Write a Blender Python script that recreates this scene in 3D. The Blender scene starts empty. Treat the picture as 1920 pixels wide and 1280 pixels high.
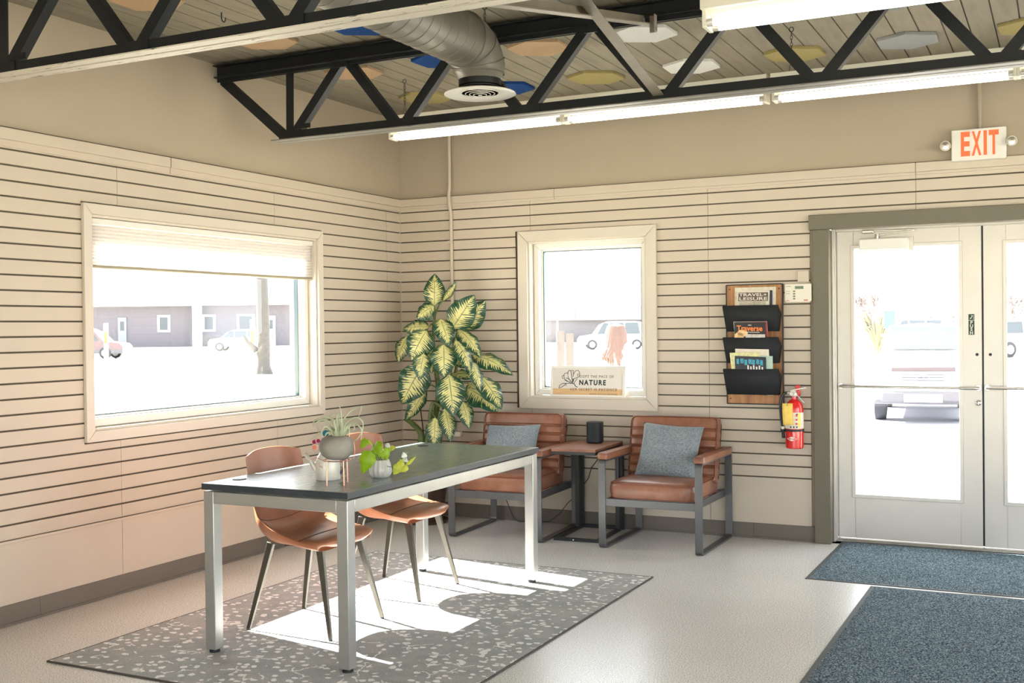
import bpy, bmesh, math, random
from mathutils import Vector, Matrix, noise
R = math.radians; PI = math.pi
random.seed(7)
sc = bpy.context.scene
col = sc.collection

# ------------------------------------------------------------------ camera
FPX, YAW, PITCH, ROLL = 2091.258, -0.4597474, -0.0117051, -0.0115573
CAM = Vector((4.422267, -7.079049, 1.36))
fw = Vector((math.sin(YAW)*math.cos(PITCH), math.cos(YAW)*math.cos(PITCH), math.sin(PITCH)))
r0 = Vector((math.cos(YAW), -math.sin(YAW), 0)); u0 = r0.cross(fw)
rt = math.cos(ROLL)*r0 + math.sin(ROLL)*u0; up = -math.sin(ROLL)*r0 + math.cos(ROLL)*u0
cd = bpy.data.cameras.new('camera'); cam = bpy.data.objects.new('camera', cd); col.objects.link(cam)
cd.sensor_width = 36; cd.lens = FPX/1920*36; cd.clip_start = .05; cd.clip_end = 600
cam.matrix_world = Matrix(((rt.x, up.x, -fw.x, CAM.x), (rt.y, up.y, -fw.y, CAM.y), (rt.z, up.z, -fw.z, CAM.z), (0, 0, 0, 1)))
sc.camera = cam

def at(px, py, ax, val):
    """point of the place seen at a photo pixel, on the plane axis = val"""
    d = fw + (px-960)/FPX*rt - (py-640)/FPX*up
    return CAM + d*((val-CAM[ax])/d[ax])
def far(px, D, z=-.1):
    d = fw + (px-960)/FPX*rt
    p = CAM + d*D; p.z = z
    return p

# ------------------------------------------------------------------ helpers
def children(o): return [c for c in bpy.data.objects if c.parent == o]
def tag(o, label=None, cat=None, group=None, kind=None):
    if label: o['label'] = label
    if cat: o['category'] = cat
    if group: o['group'] = group
    if kind: o['kind'] = kind
    return o
def thing(name, label, cat, loc=(0, 0, 0), rz=0, group=None):
    o = bpy.data.objects.new(name, None); col.objects.link(o)
    o.empty_display_size = .1
    o.location = loc; o.rotation_euler = (0, 0, rz)
    return tag(o, label, cat, group)
def copy_tree(o, parent=None):
    c = o.copy(); col.objects.link(c); c.parent = parent
    for ch in children(o): copy_tree(ch, c)
    return c

class MB:
    def __init__(s): s.v = []; s.f = []; s.uv = None; s.sm = []
    def add(s, vs, fs, smooth=False):
        n = len(s.v); s.v += [Vector(v) for v in vs]
        s.f += [tuple(i+n for i in f) for f in fs]; s.sm += [smooth]*len(fs); return s
    def box(s, x0, x1, y0, y1, z0, z1, M=None):
        vs = [Vector((x, y, z)) for z in (z0, z1) for y in (y0, y1) for x in (x0, x1)]
        if M: vs = [M @ v for v in vs]
        return s.add(vs, [(0, 2, 3, 1), (4, 5, 7, 6), (0, 1, 5, 4), (2, 6, 7, 3), (0, 4, 6, 2), (1, 3, 7, 5)])
    def bar(s, p, q, w, t, side=(0, 1, 0), w2=None, t2=None):
        """box bar from p to q; w measured along 'side', t across"""
        p, q = Vector(p), Vector(q); d = (q-p).normalized(); a = Vector(side)
        a = (a - d*a.dot(d)).normalized(); b = d.cross(a)
        w2 = w if w2 is None else w2; t2 = t if t2 is None else t2
        vs = []
        for c, ww, tt in ((p, w, t), (q, w2, t2)):
            for sa, sb in ((-1, -1), (1, -1), (1, 1), (-1, 1)): vs.append(c + a*sa*ww/2 + b*sb*tt/2)
        return s.add(vs, [(3, 2, 1, 0), (4, 5, 6, 7)] + [(i, (i+1) % 4, 4+(i+1) % 4, 4+i) for i in range(4)])
    def tube(s, pts, r, n=10, closed=False, caps=True):
        pts = [Vector(p) for p in pts]; m = len(pts)
        rr = r if isinstance(r, (list, tuple)) else [r]*m
        vs = []; fs = []; prev = None
        for i in range(m):
            if closed: t = (pts[(i+1) % m]-pts[i-1])
            else: t = pts[min(i+1, m-1)]-pts[max(i-1, 0)]
            t = t.normalized() if t.length > 1e-9 else Vector((0, 0, 1))
            if prev is None:
                a = Vector((0, 0, 1)) if abs(t.z) < .9 else Vector((1, 0, 0))
                a = (a - t*a.dot(t)).normalized()
            else:
                a = prev - t*prev.dot(t); a = a.normalized() if a.length > 1e-6 else Vector((1, 0, 0))
            prev = a; b = t.cross(a)
            for k in range(n):
                an = 2*PI*k/n; vs.append(pts[i] + (a*math.cos(an)+b*math.sin(an))*rr[i])
        for i in range(m if closed else m-1):
            j = (i+1) % m
            for k in range(n): fs.append((i*n+k, i*n+(k+1) % n, j*n+(k+1) % n, j*n+k))
        if caps and not closed:
            fs.append(tuple(reversed(range(n)))); fs.append(tuple((m-1)*n+k for k in range(n)))
        return s.add(vs, fs, True)
    def lathe(s, prof, n=32, c=(0, 0, 0), M=None, fn=None):
        """prof: list of (r, z)"""
        vs = []; fs = []; c = Vector(c)
        for r, z in prof:
            for k in range(n):
                a = 2*PI*k/n; rr = r if fn is None else fn(r, z, a)
                v = Vector((rr*math.cos(a), rr*math.sin(a), z))
                vs.append((M @ v if M else v)+c)
        for i in range(len(prof)-1):
            for k in range(n): fs.append((i*n+k, i*n+(k+1) % n, (i+1)*n+(k+1) % n, (i+1)*n+k))
        if prof[0][0] > 1e-6: fs.append(tuple(reversed(range(n))))
        if prof[-1][0] > 1e-6: fs.append(tuple((len(prof)-1)*n+k for k in range(n)))
        return s.add(vs, fs, True)
    def prism(s, poly, h0, h1, f):
        """poly of 2D points, extruded between h0 and h1; f(a,b,h)->3D"""
        n = len(poly)
        vs = [f(a, b, h0) for a, b in poly]+[f(a, b, h1) for a, b in poly]
        return s.add(vs, [tuple(reversed(range(n))), tuple(range(n, 2*n))]+[(i, (i+1) % n, n+(i+1) % n, n+i) for i in range(n)])
    def grid(s, fn, nu, nv, smooth=True, uv=None):
        vs = [fn(i/nu, j/nv) for j in range(nv+1) for i in range(nu+1)]
        fs = [(j*(nu+1)+i, j*(nu+1)+i+1, (j+1)*(nu+1)+i+1, (j+1)*(nu+1)+i) for j in range(nv) for i in range(nu)]
        if uv is not None:
            if s.uv is None: s.uv = [(0, 0)]*len(s.v)
            s.uv += [(i/nu, j/nv) for j in range(nv+1) for i in range(nu+1)]
        return s.add(vs, fs, smooth)
    def build(s, name, m, parent=None, bevel=0, seg=2, sub=0, smooth=None, loc=None, solid=0, solid_off=-1, fixn=True):
        me = bpy.data.meshes.new(name); me.from_pydata([v[:] for v in s.v], [], s.f); me.update()
        if s.uv is not None:
            ul = me.uv_layers.new(name='UVMap')
            for l in me.loops: ul.data[l.index].uv = s.uv[l.vertex_index]
        if fixn:
            bm = bmesh.new(); bm.from_mesh(me); bmesh.ops.recalc_face_normals(bm, faces=bm.faces); bm.to_mesh(me); bm.free()
        if isinstance(m, (list, tuple)):
            for mm in m: me.materials.append(mm)
        else: me.materials.append(m)
        o = bpy.data.objects.new(name, me); col.objects.link(o)
        if parent: o.parent = parent
        if loc is not None: o.location = loc
        for i, p in enumerate(me.polygons): p.use_smooth = (s.sm[i] if smooth is None and i < len(s.sm) else bool(smooth)) or bevel > 0 or sub > 0
        me.set_sharp_from_angle(angle=R(38 if bevel == 0 else 50))
        if solid:
            md = o.modifiers.new('solid', 'SOLIDIFY'); md.thickness = solid; md.offset = solid_off
        if bevel:
            md = o.modifiers.new('bevel', 'BEVEL'); md.width = bevel; md.segments = seg; md.limit_method = 'ANGLE'; md.angle_limit = R(40)
            md.harden_normals = False
        if sub:
            md = o.modifiers.new('sub', 'SUBSURF'); md.levels = sub; md.render_levels = sub
        return o

def text_mesh(name, body, size, m, parent, M, sx=1., extr=.0006, spacing=1., bold=0., align='LEFT'):
    cu = bpy.data.curves.new(name, 'FONT'); cu.body = body; cu.size = size; cu.extrude = extr
    cu.space_character = spacing; cu.offset = bold; cu.align_x = align; cu.resolution_u = 3
    t = bpy.data.objects.new(name, cu); col.objects.link(t)
    bpy.context.view_layer.update()
    me = bpy.data.meshes.new_from_object(t.evaluated_get(bpy.context.evaluated_depsgraph_get()))
    bpy.data.objects.remove(t); bpy.data.curves.remove(cu)
    me.transform(M @ Matrix.Diagonal((sx, 1, 1, 1)))
    me.materials.clear(); me.materials.append(m)
    o = bpy.data.objects.new(name, me); col.objects.link(o); o.parent = parent
    return o
def fit_text(name, body, x0, x1, z0, z1, y, m, parent, spacing=1., bold=0., extr=.0004):
    o = text_mesh(name, body, .1, m, parent, TM(0, y, 0), 1., extr, spacing, bold)
    vs = o.data.vertices; xa = min(v.co.x for v in vs); xb = max(v.co.x for v in vs); za = min(v.co.z for v in vs); zb = max(v.co.z for v in vs)
    for v in vs: v.co.x = x0+(v.co.x-xa)/(xb-xa)*(x1-x0); v.co.z = z0+(v.co.z-za)/(zb-za)*(z1-z0)
    return o
# text plane facing -y: x right, z up
def TM(x, y, z, tilt=0): return Matrix.Translation((x, y, z)) @ Matrix.Rotation(PI/2+tilt, 4, 'X')

# ------------------------------------------------------------------ materials
class NT:
    def __init__(s, name):
        s.m = bpy.data.materials.new(name); s.m.use_nodes = True; s.t = s.m.node_tree; s.n = s.t.nodes; s.l = s.t.links
        s.b = s.n['Principled BSDF']
    def node(s, ty, **kw):
        n = s.n.new(ty)
        for k, v in kw.items():
            if k in n.inputs.keys(): n.inputs[k].default_value = v
            else: setattr(n, k, v)
        return n
    def link(s, a, b): s.l.new(a, b)
    def coords(s, kind='Object', scale=(1, 1, 1), rot=(0, 0, 0)):
        tc = s.node('ShaderNodeTexCoord'); mp = s.node('ShaderNodeMapping')
        mp.inputs['Scale'].default_value = scale; mp.inputs['Rotation'].default_value = rot
        s.link(tc.outputs[kind], mp.inputs[0]); return mp.outputs[0]
    def noise(s, vec, scale=5, detail=3, rough=.5, dist=0):
        n = s.node('ShaderNodeTexNoise'); n.inputs['Scale'].default_value = scale; n.inputs['Detail'].default_value = detail
        n.inputs['Roughness'].default_value = rough; n.inputs['Distortion'].default_value = dist
        s.link(vec, n.inputs['Vector']); return n.outputs['Fac']
    def ramp(s, fac, stops, interp='LINEAR'):
        n = s.node('ShaderNodeValToRGB'); r = n.color_ramp; r.interpolation = interp
        while len(r.elements) < len(stops): r.elements.new(.5)
        for e, (p, c) in zip(r.elements, stops): e.position = p; e.color = (*c, 1) if len(c) == 3 else c
        s.link(fac, n.inputs[0]); return n.outputs[0]
    def math(s, op, a, b=None, c=None):
        n = s.node('ShaderNodeMath', operation=op)
        for i, x in enumerate((a, b, c)):
            if x is None: continue
            if isinstance(x, (int, float)): n.inputs[i].default_value = x
            else: s.link(x, n.inputs[i])
        return n.outputs[0]
    def mix(s, fac, a, b, blend='MIX'):
        n = s.node('ShaderNodeMix', data_type='RGBA', blend_type=blend)
        for sock, x in ((n.inputs[0], fac), (n.inputs[6], a), (n.inputs[7], b)):
            if isinstance(x, (int, float)): sock.default_value = x
            elif isinstance(x, tuple): sock.default_value = (*x, 1)
            else: s.link(x, sock)
        return n.outputs[2]
    def bump(s, h, strength=.3, dist=.01):
        n = s.node('ShaderNodeBump'); n.inputs['Strength'].default_value = strength; n.inputs['Distance'].default_value = dist
        s.link(h, n.inputs['Height']); s.link(n.outputs[0], s.b.inputs['Normal'])
    def set(s, **kw):
        for k, v in kw.items():
            i = s.b.inputs[k.replace('_', ' ')]
            i.default_value = (*v, 1) if isinstance(v, tuple) and len(v) == 3 and len(i.default_value) == 4 else v
        return s
def srgb(r, g, b):
    f = lambda c: (c/255/12.92) if c <= 10 else ((c/255+.055)/1.055)**2.4
    return (f(r), f(g), f(b))
def plain(name, c, rough=.5, metal=0, var=.06, scale=8, bump=0, bscale=200, coat=0, spec=.5, aniso=None, **kw):
    s = NT(name); v = s.coords('Object', aniso or (1, 1, 1))
    f = s.noise(v, scale, 4)
    lo = tuple(max(0, x*(1-var)) for x in c); hi = tuple(min(1, x*(1+var)) for x in c)
    s.link(s.ramp(f, [(.3, lo), (.7, hi)]), s.b.inputs['Base Color'])
    s.set(Roughness=rough, Metallic=metal, Coat_Weight=coat, Specular_IOR_Level=spec, **kw)
    if bump: s.bump(s.noise(v, bscale, 2), bump, .002)
    return s.m
M = {}
M['wall'] = plain('wall_paint', srgb(161, 149, 131), .75, var=.02, scale=2, bump=.15, bscale=90)
M['slat'] = plain('slatwall_paint', srgb(187, 176, 160), .5, var=.02, scale=3, bump=.05, bscale=60)
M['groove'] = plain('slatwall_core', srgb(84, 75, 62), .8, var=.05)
M['trimw'] = plain('casing_paint', srgb(202, 194, 180), .45, var=.02, scale=3)
M['vinyl'] = plain('vinyl_frame', srgb(226, 226, 220), .35, var=.01)
M['spacer'] = plain('window_gasket', srgb(60, 78, 84), .4, var=.05)
M['base'] = plain('vinyl_baseboard', srgb(100, 94, 85), .45, var=.05, scale=6)
M['doortrim'] = plain('door_trim_paint', srgb(100, 95, 80), .5, var=.03, bump=.1, bscale=120)
M['alu'] = plain('aluminium', srgb(196, 192, 184), .38, metal=.35, var=.03, scale=5)
M['chrome'] = plain('brushed_steel', srgb(200, 196, 188), .25, metal=.9, var=.03)
M['steelblk'] = plain('truss_paint', srgb(21, 24, 26), .5, var=.25, scale=10, bump=.2, bscale=50, spec=.3)
M['brace'] = plain('brace_primer', srgb(120, 112, 100), .5, var=.1, scale=12)
M['white'] = plain('white_enamel', srgb(232, 230, 222), .35, var=.01)
M['offwhite'] = plain('offwhite_plastic', srgb(224, 220, 204), .4, var=.01)
M['black'] = plain('black_metal', srgb(28, 31, 34), .45, var=.1, bump=.1, bscale=300)
M['blackmat'] = plain('matte_black_steel', srgb(34, 36, 39), .75, var=.06, spec=.3)
M['blackpl'] = plain('black_plastic', srgb(22, 24, 26), .55, var=.1)
M['greyst'] = plain('armchair_steel', srgb(96, 97, 99), .38, metal=.5, var=.05, scale=20, aniso=(1, 1, .1))
M['desksteel'] = plain('desk_silver', srgb(168, 168, 164), .33, metal=.65, var=.05, scale=12)
M['chairleg'] = plain('chair_leg_steel', srgb(92, 88, 80), .32, metal=.8, var=.1)
M['copper'] = plain('copper_wire', srgb(196, 140, 118), .3, metal=.9, var=.08)
M['red'] = plain('red_enamel', srgb(208, 28, 26), .22, var=.05, coat=.4)
M['yellowtag'] = plain('yellow_card', srgb(238, 205, 104), .7, var=.06, scale=30)
M['rubber'] = plain('black_rubber', srgb(40, 46, 48), .5, var=.1)
M['exitred'] = plain('exit_letter_red', srgb(238, 92, 50), .5, var=.12, scale=12, Emission_Color=(*srgb(240, 84, 40), 1), Emission_Strength=.45)
M['green'] = plain('push_green', srgb(24, 62, 36), .5)
M['signwhite'] = plain('sign_white', srgb(228, 222, 212), .6, var=.02)
M['ink'] = plain('sign_ink', srgb(38, 52, 54), .7)
M['ink2'] = plain('sign_grey_ink', srgb(96, 92, 86), .7)
M['oakstrip'] = plain('sign_wood', srgb(212, 176, 128), .6, var=.12, scale=30, aniso=(.2, 1, 3))
M['concrete'] = plain('concrete_planter', srgb(134, 130, 122), .85, var=.34, scale=7, bump=.4, bscale=120)
M['can'] = plain('watering_can_enamel', srgb(216, 212, 202), .3, var=.02, coat=.3)
M['airleaf'] = plain('air_plant_leaf', srgb(178, 186, 156), .6, var=.15, scale=20)
M['felt1'] = plain('felt_magenta', srgb(150, 40, 84), .9); M['felt2'] = plain('felt_coral', srgb(222, 132, 108), .9)
M['felt3'] = plain('felt_teal', srgb(30, 110, 128), .9); M['feltw'] = plain('felt_pale', srgb(226, 196, 190), .9)
M['glassmilk'] = NT('ribbed_glass').set(Base_Color=(.86, .85, .8), Roughness=.12, Transmission_Weight=.45, IOR=1.4, Coat_Weight=.5).m
M['soil'] = plain('potting_soil', srgb(52, 40, 30), .95, var=.4, scale=60, bump=.8)
M['potclay'] = plain('plant_pot_brown', srgb(70, 52, 40), .5, var=.1)
M['cord'] = plain('black_cord', srgb(26, 26, 26), .5)
M['seam'] = plain('seam_stitch', srgb(70, 38, 24), .6)
M['paper'] = plain('paper_stock', srgb(222, 214, 200), .6, var=.08, scale=30)
M['hexgap'] = M['groove']

def floor_mat():
    s = NT('speckled_vinyl_floor'); v = s.coords('Object')
    a = s.noise(v, 170, 2, .65); b = s.noise(v, 300, 2, .5); c = s.noise(v, 1.2, 2)
    c1 = s.ramp(a, [(.36, srgb(152, 151, 146)), (.45, srgb(216, 216, 211)), (.55, srgb(228, 228, 224)), (.64, srgb(250, 250, 248))])
    c2 = s.mix(s.ramp(b, [(.6, (0, 0, 0)), (.7, (1, 1, 1))]), c1, srgb(176, 172, 160))
    c3 = s.mix(.5, c2, s.ramp(c, [(.3, (.82, .82, .82)), (.7, (1, 1, 1))]), 'MULTIPLY')
    s.link(c3, s.b.inputs['Base Color']); s.set(Roughness=.25, Specular_IOR_Level=.55)
    s.bump(s.noise(v, 120, 3, .6), .24, .002); return s.m
M['floor'] = floor_mat()
def rug_mat():
    s = NT('rug_weave'); v = s.coords('Object', (1, 1, 1), (0, 0, .35))
    base = s.ramp(s.noise(v, 260, 3, .7), [(.3, srgb(142, 142, 140)), (.7, srgb(208, 207, 203))])
    big = s.ramp(s.noise(v, 9, 2), [(.35, (.82, .86, .88)), (.65, (1, 1, 1))])
    base = s.mix(1., base, big, 'MULTIPLY')
    # pale leaf-like flecks: jittered cells, each fleck an irregular blob
    dn = s.node('ShaderNodeTexNoise'); dn.inputs['Scale'].default_value = 26; dn.inputs['Detail'].default_value = 3
    s.link(v, dn.inputs['Vector'])
    mx = s.node('ShaderNodeMix', data_type='VECTOR'); mx.inputs[0].default_value = .036
    s.link(v, mx.inputs[4]); s.link(dn.outputs['Color'], mx.inputs[5])
    vo = s.node('ShaderNodeTexVoronoi'); vo.inputs['Scale'].default_value = 23; vo.inputs['Randomness'].default_value = .75
    sc_ = s.node('ShaderNodeMapping'); sc_.inputs['Scale'].default_value = (.8, 1.0, 1); s.link(mx.outputs[1], sc_.inputs[0])
    s.link(sc_.outputs[0], vo.inputs['Vector'])
    fl = s.math('LESS_THAN', vo.outputs['Distance'], .29)
    v2 = s.node('ShaderNodeTexVoronoi'); v2.feature = 'DISTANCE_TO_EDGE'; v2.inputs['Scale'].default_value = 7
    s.link(mx.outputs[1], v2.inputs['Vector'])
    st = s.math('MULTIPLY', s.math('LESS_THAN', v2.outputs['Distance'], .022), s.math('GREATER_THAN', s.noise(v, 11, 1), .56))
    fl = s.math('MAXIMUM', fl, st)
    light = s.ramp(s.noise(v, 300, 2, .7), [(.3, srgb(226, 224, 220)), (.7, srgb(254, 253, 250))])
    s.link(s.mix(fl, base, light), s.b.inputs['Base Color']); s.set(Roughness=.95, Specular_IOR_Level=.1)
    s.bump(s.math('ADD', s.noise(v, 300, 2, .8), s.math('MULTIPLY', fl, .3)), .8, .004); return s.m
M['rug'] = rug_mat(); M['rugedge'] = plain('rug_binding', srgb(70, 66, 60), .8)
def mat_mat():
    s = NT('entrance_mat_pile'); v = s.coords('Object')
    a = s.noise(v, 150, 3, .75); b = s.noise(v, 5, 3)
    c = s.ramp(a, [(.36, srgb(22, 36, 46)), (.46, srgb(74, 92, 104)), (.54, srgb(120, 138, 148)), (.64, srgb(190, 202, 206))])
    c = s.mix(.6, c, s.ramp(b, [(.35, (.8, .82, .84)), (.65, (1, 1, 1))]), 'MULTIPLY')
    s.link(c, s.b.inputs['Base Color']); s.set(Roughness=1., Specular_IOR_Level=.05)
    s.bump(a, 1., .008); return s.m
M['mat'] = mat_mat(); M['matedge'] = plain('mat_rubber_border', srgb(64, 66, 66), .7)
def wood(name, c0, c1, scale=(1, 12, 12), rough=.4, n=6, coat=0):
    s = NT(name); v = s.coords('Object', scale)
    a = s.noise(v, n, 6, .65, .6); b = s.noise(v, n*7, 3, .6)
    cc = s.ramp(a, [(.3, c0), (.7, c1)])
    cc = s.mix(.35, cc, s.ramp(b, [(.35, (.45, .45, .45)), (.65, (1, 1, 1))]), 'MULTIPLY')
    s.link(cc, s.b.inputs['Base Color']); s.set(Roughness=rough, Coat_Weight=coat); s.bump(b, .08, .001); return s.m
M['desktop'] = wood('dark_laminate', srgb(90, 104, 103), srgb(122, 138, 135), (14, 1, 14), .27, 3)
M['deskedge'] = wood('dark_edge_band', srgb(34, 42, 50), srgb(52, 60, 66), (14, 1, 14), .4, 3)
M['walnut'] = wood('walnut_top', srgb(112, 72, 54), srgb(160, 112, 88), (1, 10, 10), .42, 3)
M['rackwood'] = wood('stained_pine', srgb(134, 88, 52), srgb(186, 136, 88), (12, 12, 1), .5, 2.5)
M['plank'] = NT('ceiling_plank').m
def plank_mat():
    s = NT('painted_ceiling_board'); v = s.coords('Object')
    a = s.noise(s.coords('Object', (8, 1, 1)), 4, 4); k = s.node('ShaderNodeTexVoronoi'); k.inputs['Scale'].default_value = 2.3
    s.link(s.coords('Object', (1.8, 1, 1)), k.inputs['Vector'])
    c = s.ramp(a, [(.3, srgb(118, 111, 95)), (.7, srgb(132, 125, 108))])
    kn = s.math('MULTIPLY', s.math('LESS_THAN', k.outputs['Distance'], .05), .45)
    c = s.mix(kn, c, srgb(104, 90, 70))
    s.link(c, s.b.inputs['Base Color']); s.set(Roughness=.7); return s.m
M['plank'] = plank_mat()
def leather(name, c0, c1, c2):
    s = NT(name); v = s.coords('Object')
    a = s.noise(v, 5, 4, .6); b = s.noise(v, 2, 2)
    c = s.ramp(a, [(.25, c0), (.5, c1), (.78, c2)])
    s.link(c, s.b.inputs['Base Color']); s.set(Roughness=.36, Specular_IOR_Level=.5, Coat_Weight=.12, Coat_Roughness=.3)
    vo = s.node('ShaderNodeTexVoronoi'); vo.inputs['Scale'].default_value = 300; s.link(v, vo.inputs['Vector'])
    s.bump(s.math('ADD', s.math('MULTIPLY', vo.outputs['Distance'], .3), s.noise(v, 14, 3)), .12, .004); return s.m
M['leather'] = leather('saddle_leather', srgb(92, 56, 42), srgb(134, 87, 64), srgb(160, 110, 84))
M['leather2'] = leather('tan_shell_leather', srgb(126, 76, 48), srgb(152, 94, 62), srgb(168, 110, 76))
M['piping'] = plain('leather_piping', srgb(110, 58, 38), .4)
def fabric(name, c0, c1, sc1=500):
    s = NT(name); v = s.coords('Object')
    w = s.noise(s.coords('Object', (1, 1, .25)), sc1, 2, .7); w2 = s.noise(s.coords('Object', (.25, 1, 1)), sc1, 2, .7)
    c = s.ramp(s.math('MULTIPLY', s.math('ADD', w, w2), .5), [(.38, c0), (.62, c1)])
    c = s.mix(.4, c, s.ramp(s.noise(v, 12, 3), [(.35, (.75, .78, .82)), (.65, (1, 1, 1))]), 'MULTIPLY')
    s.link(c, s.b.inputs['Base Color']); s.set(Roughness=.95, Sheen_Weight=.3, Specular_IOR_Level=.15)
    s.bump(w, .5, .002); return s.m
M['pillow'] = fabric('blue_grey_chenille', srgb(88, 98, 106), srgb(154, 164, 168), 300)
def shade_mat():
    s = NT('cellular_shade_cloth'); s.set(Base_Color=(.86, .83, .78), Roughness=.8)
    tl = s.node('ShaderNodeBsdfTranslucent'); tl.inputs[0].default_value = (.9, .88, .87, 1)
    mx = s.node('ShaderNodeMixShader'); mx.inputs[0].default_value = .24
    w = s.noise(s.coords('Object', (1, 1, .2)), 220, 2)
    s.link(s.ramp(w, [(.3, (.70, .67, .64)), (.7, (.84, .81, .78))]), s.b.inputs['Base Color'])
    s.link(s.b.outputs[0], mx.inputs[1]); s.link(tl.outputs[0], mx.inputs[2])
    s.link(mx.outputs[0], s.n['Material Output'].inputs[0]); return s.m
M['shade'] = shade_mat()
def glass_mat():
    s = NT('window_glass'); s.n.remove(s.b)
    tr = s.node('ShaderNodeBsdfTransparent'); tr.inputs[0].default_value = (.97, .98, .98, 1)
    gl = s.node('ShaderNodeBsdfGlossy'); gl.inputs['Roughness'].default_value = .02
    fr = s.node('ShaderNodeFresnel'); fr.inputs[0].default_value = 1.4
    mx = s.node('ShaderNodeMixShader'); s.link(fr.outputs[0], mx.inputs[0]); s.link(tr.outputs[0], mx.inputs[1]); s.link(gl.outputs[0], mx.inputs[2])
    s.link(mx.outputs[0], s.n['Material Output'].inputs[0]); return s.m
M['glass'] = glass_mat()
def hexm(name, c):
    s = NT(name); v = s.coords('Object', (1, 3, 1), (0, 0, .5))
    a = s.noise(v, 160, 3, .8)
    s.link(s.ramp(a, [(.35, tuple(x*.72 for x in c)), (.65, tuple(min(1, x*1.15) for x in c))]), s.b.inputs['Base Color'])
    s.set(Roughness=1., Specular_IOR_Level=.1); s.bump(a, .5, .003); return s.m
HX = dict(tan=hexm('felt_tan', srgb(180, 154, 124)), olive=hexm('felt_olive', srgb(158, 146, 100)), blue=hexm('felt_blue', srgb(34, 66, 122)),
          white=hexm('felt_white', srgb(226, 226, 222)), grey=hexm('felt_grey', srgb(150, 152, 152)))
def tube_mat():
    s = NT('lamp_tube'); s.set(Base_Color=(1, 1, 1), Emission_Color=(1., .97, .91, 1), Emission_Strength=3.1); return s.m
M['tube'] = tube_mat()
def leafm(name, edge, mid, pale, sss=.0):
    """variegated blade: pale feathered centre from the leaf's own uv, green rim"""
    s = NT(name); tc = s.node('ShaderNodeTexCoord'); sp = s.node('ShaderNodeSeparateXYZ'); s.link(tc.outputs['UV'], sp.inputs[0])
    u = s.math('MULTIPLY', s.math('ABSOLUTE', s.math('SUBTRACT', sp.outputs[0], .5)), 2.)
    vv = sp.outputs[1]
    # veins run outward and towards the tip
    ph = s.math('SUBTRACT', vv, s.math('MULTIPLY', u, .16))
    cb = s.node('ShaderNodeCombineXYZ'); s.link(s.math('MULTIPLY', ph, 34.), cb.inputs[0]); s.link(s.math('MULTIPLY', sp.outputs[0], 3.), cb.inputs[1])
    oi = s.node('ShaderNodeObjectInfo'); s.link(s.math('MULTIPLY', oi.outputs['Random'], 50.), cb.inputs[2])
    nz = s.noise(cb.outputs[0], 1., 3, .65)
    wv = s.math('SINE', s.math('MULTIPLY', ph, 110.))
    fe = s.math('ADD', s.math('MULTIPLY', s.math('SUBTRACT', nz, .5), 2.5), s.math('MULTIPLY', wv, .20))
    lim = s.math('ADD', s.math('SUBTRACT', .58, s.math('MULTIPLY', s.math('POWER', vv, 4.), .5)), fe)
    f = s.math('MULTIPLY', s.math('SUBTRACT', lim, u), 7.)
    fac = s.node('ShaderNodeClamp'); s.link(f, fac.inputs[0])
    # mid rib
    rib = s.math('LESS_THAN', u, .035)
    c = s.mix(fac.outputs[0], s.ramp(nz, [(.3, edge), (.7, mid)]), pale)
    c = s.mix(s.math('MULTIPLY', rib, .7), c, mid)
    s.link(c, s.b.inputs['Base Color']); s.set(Roughness=.38, Specular_IOR_Level=.5)
    tl = s.node('ShaderNodeBsdfTranslucent'); s.link(c, tl.inputs[0])
    mx = s.node('ShaderNodeMixShader'); mx.inputs[0].default_value = .16
    s.link(s.b.outputs[0], mx.inputs[1]); s.link(tl.outputs[0], mx.inputs[2]); s.link(mx.outputs[0], s.n['Material Output'].inputs[0])
    s.bump(wv, .15, .002); return s.m
M['dleaf'] = leafm('variegated_leaf', srgb(20, 58, 44), srgb(38, 84, 54), srgb(214, 210, 142))
M['stemg'] = plain('cane_stem', srgb(78, 92, 44), .5, var=.35, scale=30)
M['petiole'] = plain('leaf_stalk', srgb(104, 124, 62), .5, var=.2)
def leaf2(name, c, trans=.5):
    s = NT(name); v = s.coords('Object'); cc = s.ramp(s.noise(v, 30, 3), [(.3, tuple(x*.8 for x in c)), (.7, c)])
    s.link(cc, s.b.inputs['Base Color']); s.set(Roughness=.35)
    tl = s.node('ShaderNodeBsdfTranslucent'); s.link(cc, tl.inputs[0]); mx = s.node('ShaderNodeMixShader'); mx.inputs[0].default_value = trans
    s.link(s.b.outputs[0], mx.inputs[1]); s.link(tl.outputs[0], mx.inputs[2]); s.link(mx.outputs[0], s.n['Material Output'].inputs[0]); return s.m
M['pothos'] = leaf2('pothos_leaf', srgb(150, 186, 40)); M['pothos2'] = leaf2('pothos_leaf_sunlit', srgb(206, 214, 84)); M['pothos3'] = leaf2('pothos_leaf_sunlit_white', srgb(232, 236, 226))  # yellow and white copies: sunlit glow put into the leaf colour

def structure(o): o['kind'] = 'structure'; return o

# ------------------------------------------------------------------ ROOM SHELL
CZ = 2.92; TOP = 2.323; BZ = .098; RX = 7.6; RY = -9.6
LW = (-2.957, -1.05, .863, 1.963)       # left window opening y0 y1 z0 z1
BW = (1.052, 1.925, .873, 1.965)        # back window opening x0 x1 z0 z1
DR = (3.06, 4.92, 0., 2.0)            # door opening
# floor
b = MB(); b.box(-.3, RX+.3, RY-.3, .14, -.12, 0); structure(b.build('floor', M['floor']))
# ceiling boards
b = MB(); x = 0.078-.122*2; k = 0
while x < RX+.2:
    b.box(x+.0035, x+.1185, RY, .1, CZ, CZ+.011); x += .122
structure(b.build('ceiling', M['plank']))
b = MB(); b.box(-.3, RX+.3, RY-.3, .3, CZ+.0105, CZ+.2); structure(b.build('ceiling_deck', M['groove']))
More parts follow.
